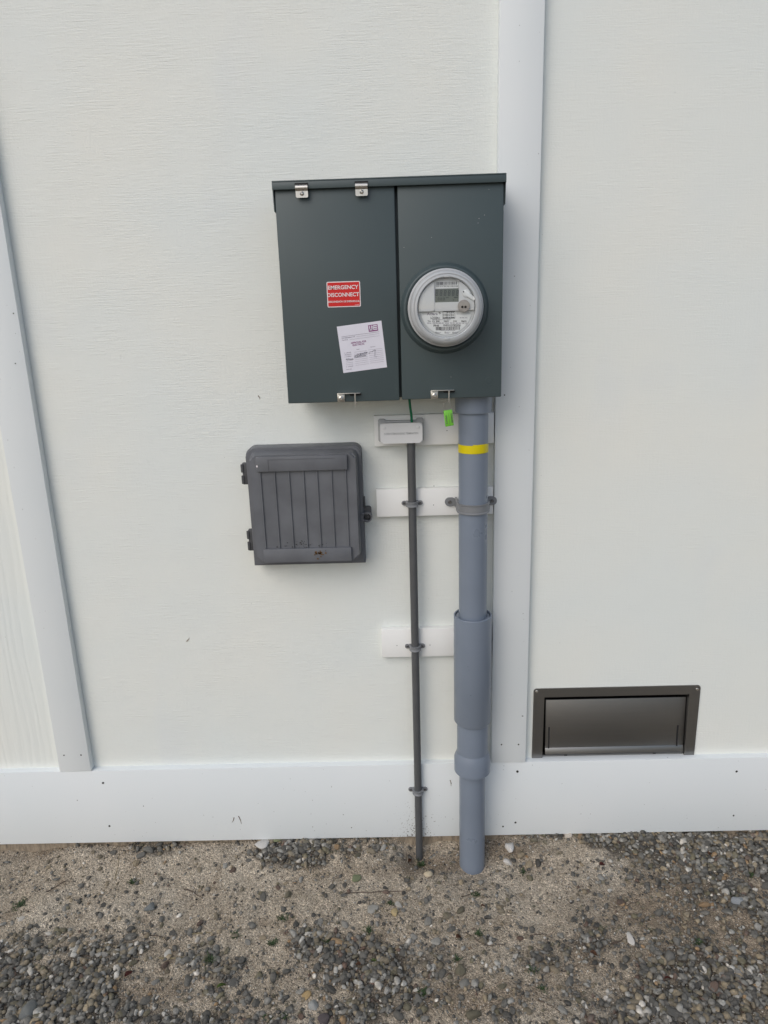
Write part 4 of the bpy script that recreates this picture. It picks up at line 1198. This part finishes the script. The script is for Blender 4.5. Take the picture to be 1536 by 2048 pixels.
# ------------------------------------------------------------------ twigs, leaves and weeds
M['twig'] = simple('twig_bark', (0.085, 0.062, 0.045), 0.85, var=0.4, vscale=90)
M['straw'] = simple('dry_straw', (0.24, 0.20, 0.11), 0.8, var=0.3, vscale=60)
M['leaf_red'] = simple('dead_red_leaf', (0.10, 0.022, 0.015), 0.6, var=0.4, vscale=120)
M['leaf_brown'] = simple('dead_brown_leaf', (0.13, 0.06, 0.03), 0.7, var=0.4, vscale=120)
M['leaf_green'] = simple('green_leaf', (0.085, 0.13, 0.02), 0.5, var=0.3, vscale=90)
M['weed'] = simple('weed_green', (0.030, 0.058, 0.016), 0.7, var=0.5, vscale=140)
def gp(px, py, lift=0.0):
    p = G(px, py, 0.0)
    p = G(px, py, ground_z(p.x, p.y))
    return Vector((p.x, p.y, ground_z(p.x, p.y)+lift))
def ordinal(k): return ('first', 'second')[k]
for pts_, w, mt_, lab in (
    ([(285, 1870), (305, 1873), (325, 1874), (333, 1883)], .0014, 'twig', 'thin crooked dark twig on the sand at left'),
    ([(93, 1784), (115, 1772), (136, 1760)], .0013, 'twig', 'slanting dark twig near the left edge close to the wall'),
    ([(368, 1778), (388, 1786), (405, 1796)], .0014, 'twig', 'short dark twig on the sand below the left bay of wall'),
    ([(384, 1869), (404, 1867), (424, 1866)], .0013, 'straw', 'straight pale stalk lying on the sand at left'),
    ([(318, 1916), (360, 1916), (400, 1916), (428, 1918)], .0016, 'straw', 'long straw stalk beside the green weed at lower left'),
    ([(690, 1787), (740, 1786), (790, 1784), (822, 1782)], .0012, 'twig', 'long thin root on the sand in front of the thin conduit'),
    ([(922, 1793), (945, 1786), (975, 1775)], .0011, 'twig', 'thin stem lying in front of the thick conduit'),
    ([(930, 1865), (952, 1880), (975, 1893), (1010, 1890)], .0012, 'twig', 'curved dark twig below the thick conduit'),
    ([(1124, 1945), (1140, 1938), (1158, 1929)], .0013, 'twig', 'short twig on the sand at lower right of the pipes'),
    ([(1190, 1888), (1215, 1891), (1240, 1884), (1246, 1878)], .0022, 'twig', 'bunched dark twig on the sand below the vent'),
    ([(1242, 2040), (1250, 2005), (1258, 1975)], .0012, 'twig', 'upright looking twig at the bottom edge right of centre'),
    ([(1060, 1872), (1085, 1868), (1105, 1876)], .0011, 'twig', 'fine twig on sand right of the pipes'),
    ([(745, 1998), (760, 2005), (790, 2012)], .0012, 'twig', 'fine twig in the gravel at bottom centre'),
    ([(231, 1757), (236, 1730), (240, 1700)], .0009, 'straw', 'thin dry grass stem leaning toward the wall at left'),
    ([(1242, 1818), (1262, 1808), (1276, 1803)], .0010, 'twig', 'tiny straight twig below the vent'),
    ([(1075, 2000), (1105, 2015), (1135, 2034)], .0011, 'twig', 'slanting twig at the bottom edge right of the sand pit')):
    path = [gp(a, c, w*0.7) for a, c in pts_]
    fine = []
    for i in range(len(path)-1):
        for t in (0, .33, .66):
            q = path[i].lerp(path[i+1], t)
            fine.append(Vector((q.x+random.gauss(0, .0008), q.y+random.gauss(0, .0008), ground_z(q.x, q.y)+w*random.uniform(.6, 1.6))))
    fine.append(path[-1])
    o = obj('twig' if mt_ == 'twig' else 'dry_stalk', MB().tube(fine, w, 6, w*0.5), M[mt_])
    tag(o, lab, 'twig' if mt_ == 'twig' else 'stalk')
for px, py, ln, wd, ang, mt_, lab in (
    (258, 1953, .020, .014, 0.9, 'leaf_red', 'dark red dead leaf in the gravel at lower left'),
    (443, 1977, .022, .009, 0.5, 'leaf_green', 'bright green leaf lying in the gravel at lower left'),
    (1204, 1734, .016, .014, 0.2, 'leaf_red', 'maroon dead leaf on the gravel below the vent'),
    (1187, 1912, .018, .012, -0.5, 'leaf_brown', 'brown curled leaf on sand at lower right'),
    (917, 1879, .014, .013, 0.4, 'leaf_brown', 'brown crumpled leaf below the thick conduit'),
    (966, 1817, .011, .008, 0.2, 'leaf_brown', 'small rusty leaf in front of the thick conduit'),
    (820, 1723, .018, .010, 1.1, 'leaf_brown', 'rusty brown leaf lying beside the thin conduit foot'),
    (1335, 1962, .016, .006, 0.1, 'leaf_red', 'narrow red leaf in the gravel at lower right'),
    (718, 1934, .016, .009, 0.2, 'leaf_brown', 'brown leaf among the central gravel patch'),
    (1420, 1708, .010, .014, 0.4, 'leaf_brown', 'reddish leaf caught in gravel at the wall far right'),
    (748, 1927, .014, .008, -0.3, 'leaf_green', 'green leaf among the central gravel patch')):
    p = gp(px, py, 0.006)
    mb = MB(); NL = 8; rows = []
    for i in range(NL+1):
        t = i/NL
        hw = wd*0.5*math.sin(math.pi*min(1, t*0.97+0.03))**0.7
        row = []
        for s_ in (-1, -.5, 0, .5, 1):
            u, v_ = (t-0.5)*ln, s_*hw*random.uniform(.9, 1.1)
            x_, y_ = u*math.cos(ang)-v_*math.sin(ang), u*math.sin(ang)+v_*math.cos(ang)
            row.append(mb.bm.verts.new((p.x+x_, p.y+y_, p.z+0.003*abs(s_)+0.003*math.sin(t*4))))
        rows.append(row)
    for i in range(NL):
        for j in range(4): mb.bm.faces.new((rows[i][j], rows[i][j+1], rows[i+1][j+1], rows[i+1][j]))
    ex = bmesh.ops.solidify(mb.bm, geom=list(mb.bm.faces), thickness=0.0006)
    tag(obj('leaf', mb, M[mt_]), lab, 'leaf')
for px, py, sz, lab in (
    (41, 1810, 20, 'dark mossy weed on the sand near the left edge'), (420, 1922, 18, 'green weed tuft at the end of the long straw stalk'), (266, 1765, 14, 'small weed tuft on sand below the left bay'),
    (565, 1838, 15, 'dark green weed tuft left of the central gravel'), (737, 1861, 15, 'bright weed tuft at the top of the central gravel patch'), (545, 1887, 14, 'flat weed tuft at the left of the central gravel'),
    (655, 1882, 13, 'weed blades growing in the central gravel'), (914, 1920, 12, 'small bright green sprout on bare sand below the pipes'), (1066, 1942, 14, 'low green weed on sand at lower right of the pipes'),
    (1045, 1745, 12, 'wispy weed beside the white stones right of the thick conduit'), (953, 1790, 12, 'spindly weed on the sand in front of the thick conduit'), (1397, 1886, 16, 'grass sprig in the gravel at right below the vent'),
    (1463, 1786, 14, 'weed growing beside the long pale stone at far right'), (1306, 1863, 9, 'small clover weed on the sand below the vent'), (1203, 1860, 10, 'dark weed among black seeds below the vent'),
    (845, 1988, 16, 'dark weed patch at the lower right of the central gravel'), (569, 2034, 13, 'weed sprig at the bottom edge left of centre'), (842, 1728, 15, 'grass blades at the foot of the thin conduit'),
    (1500, 1752, 12, 'weed in the gravel by the wall at far right'), (470, 1873, 12, 'grey green weed on sand left of centre'), (957, 1870, 12, 'weed blades below the thick conduit beside the curved twig'),
    (1085, 1978, 12, 'weed wisps at the lower edge right of the pipes'), (535, 2037, 12, 'leftmost weed sprig at the bottom edge'), (780, 1808, 10, 'thin weed blade on the sand between the pipes and the gravel')):
    p = gp(px, py)
    sc = (p-CAM).dot(F)/FPX
    r = sz*sc
    mb = MB(); rnd = random.Random(px*7+py)
    for k in range(int(26+sz*2.2)):
        a_ = rnd.uniform(0, 6.283); d_ = abs(rnd.gauss(0, .42))*r
        bx, by_ = p.x+d_*math.cos(a_), p.y+d_*0.8*math.sin(a_)
        ln = r*rnd.uniform(.25, .75); hd = rnd.uniform(0, 6.283); up = rnd.uniform(.15, .9)
        z_ = ground_z(bx, by_)
        b0 = Vector((bx, by_, z_-0.001)); b2 = b0 + Vector((math.cos(hd)*ln, math.sin(hd)*ln, ln*up)); b1 = b0.lerp(b2, .5) + Vector((0, 0, ln*.18))
        sd_ = Vector((-math.sin(hd), math.cos(hd), 0))*rnd.uniform(.0006, .0014)
        v_ = [mb.bm.verts.new(q) for q in (b0-sd_*.6, b0+sd_*.6, b1+sd_, b1-sd_, b2)]
        mb.bm.faces.new((v_[0], v_[1], v_[2], v_[3])); mb.bm.faces.new((v_[3], v_[2], v_[4]))
    tag(obj('weed', mb, M['weed'], smooth=False), lab, 'weed', 'weeds sprouting from the sand')
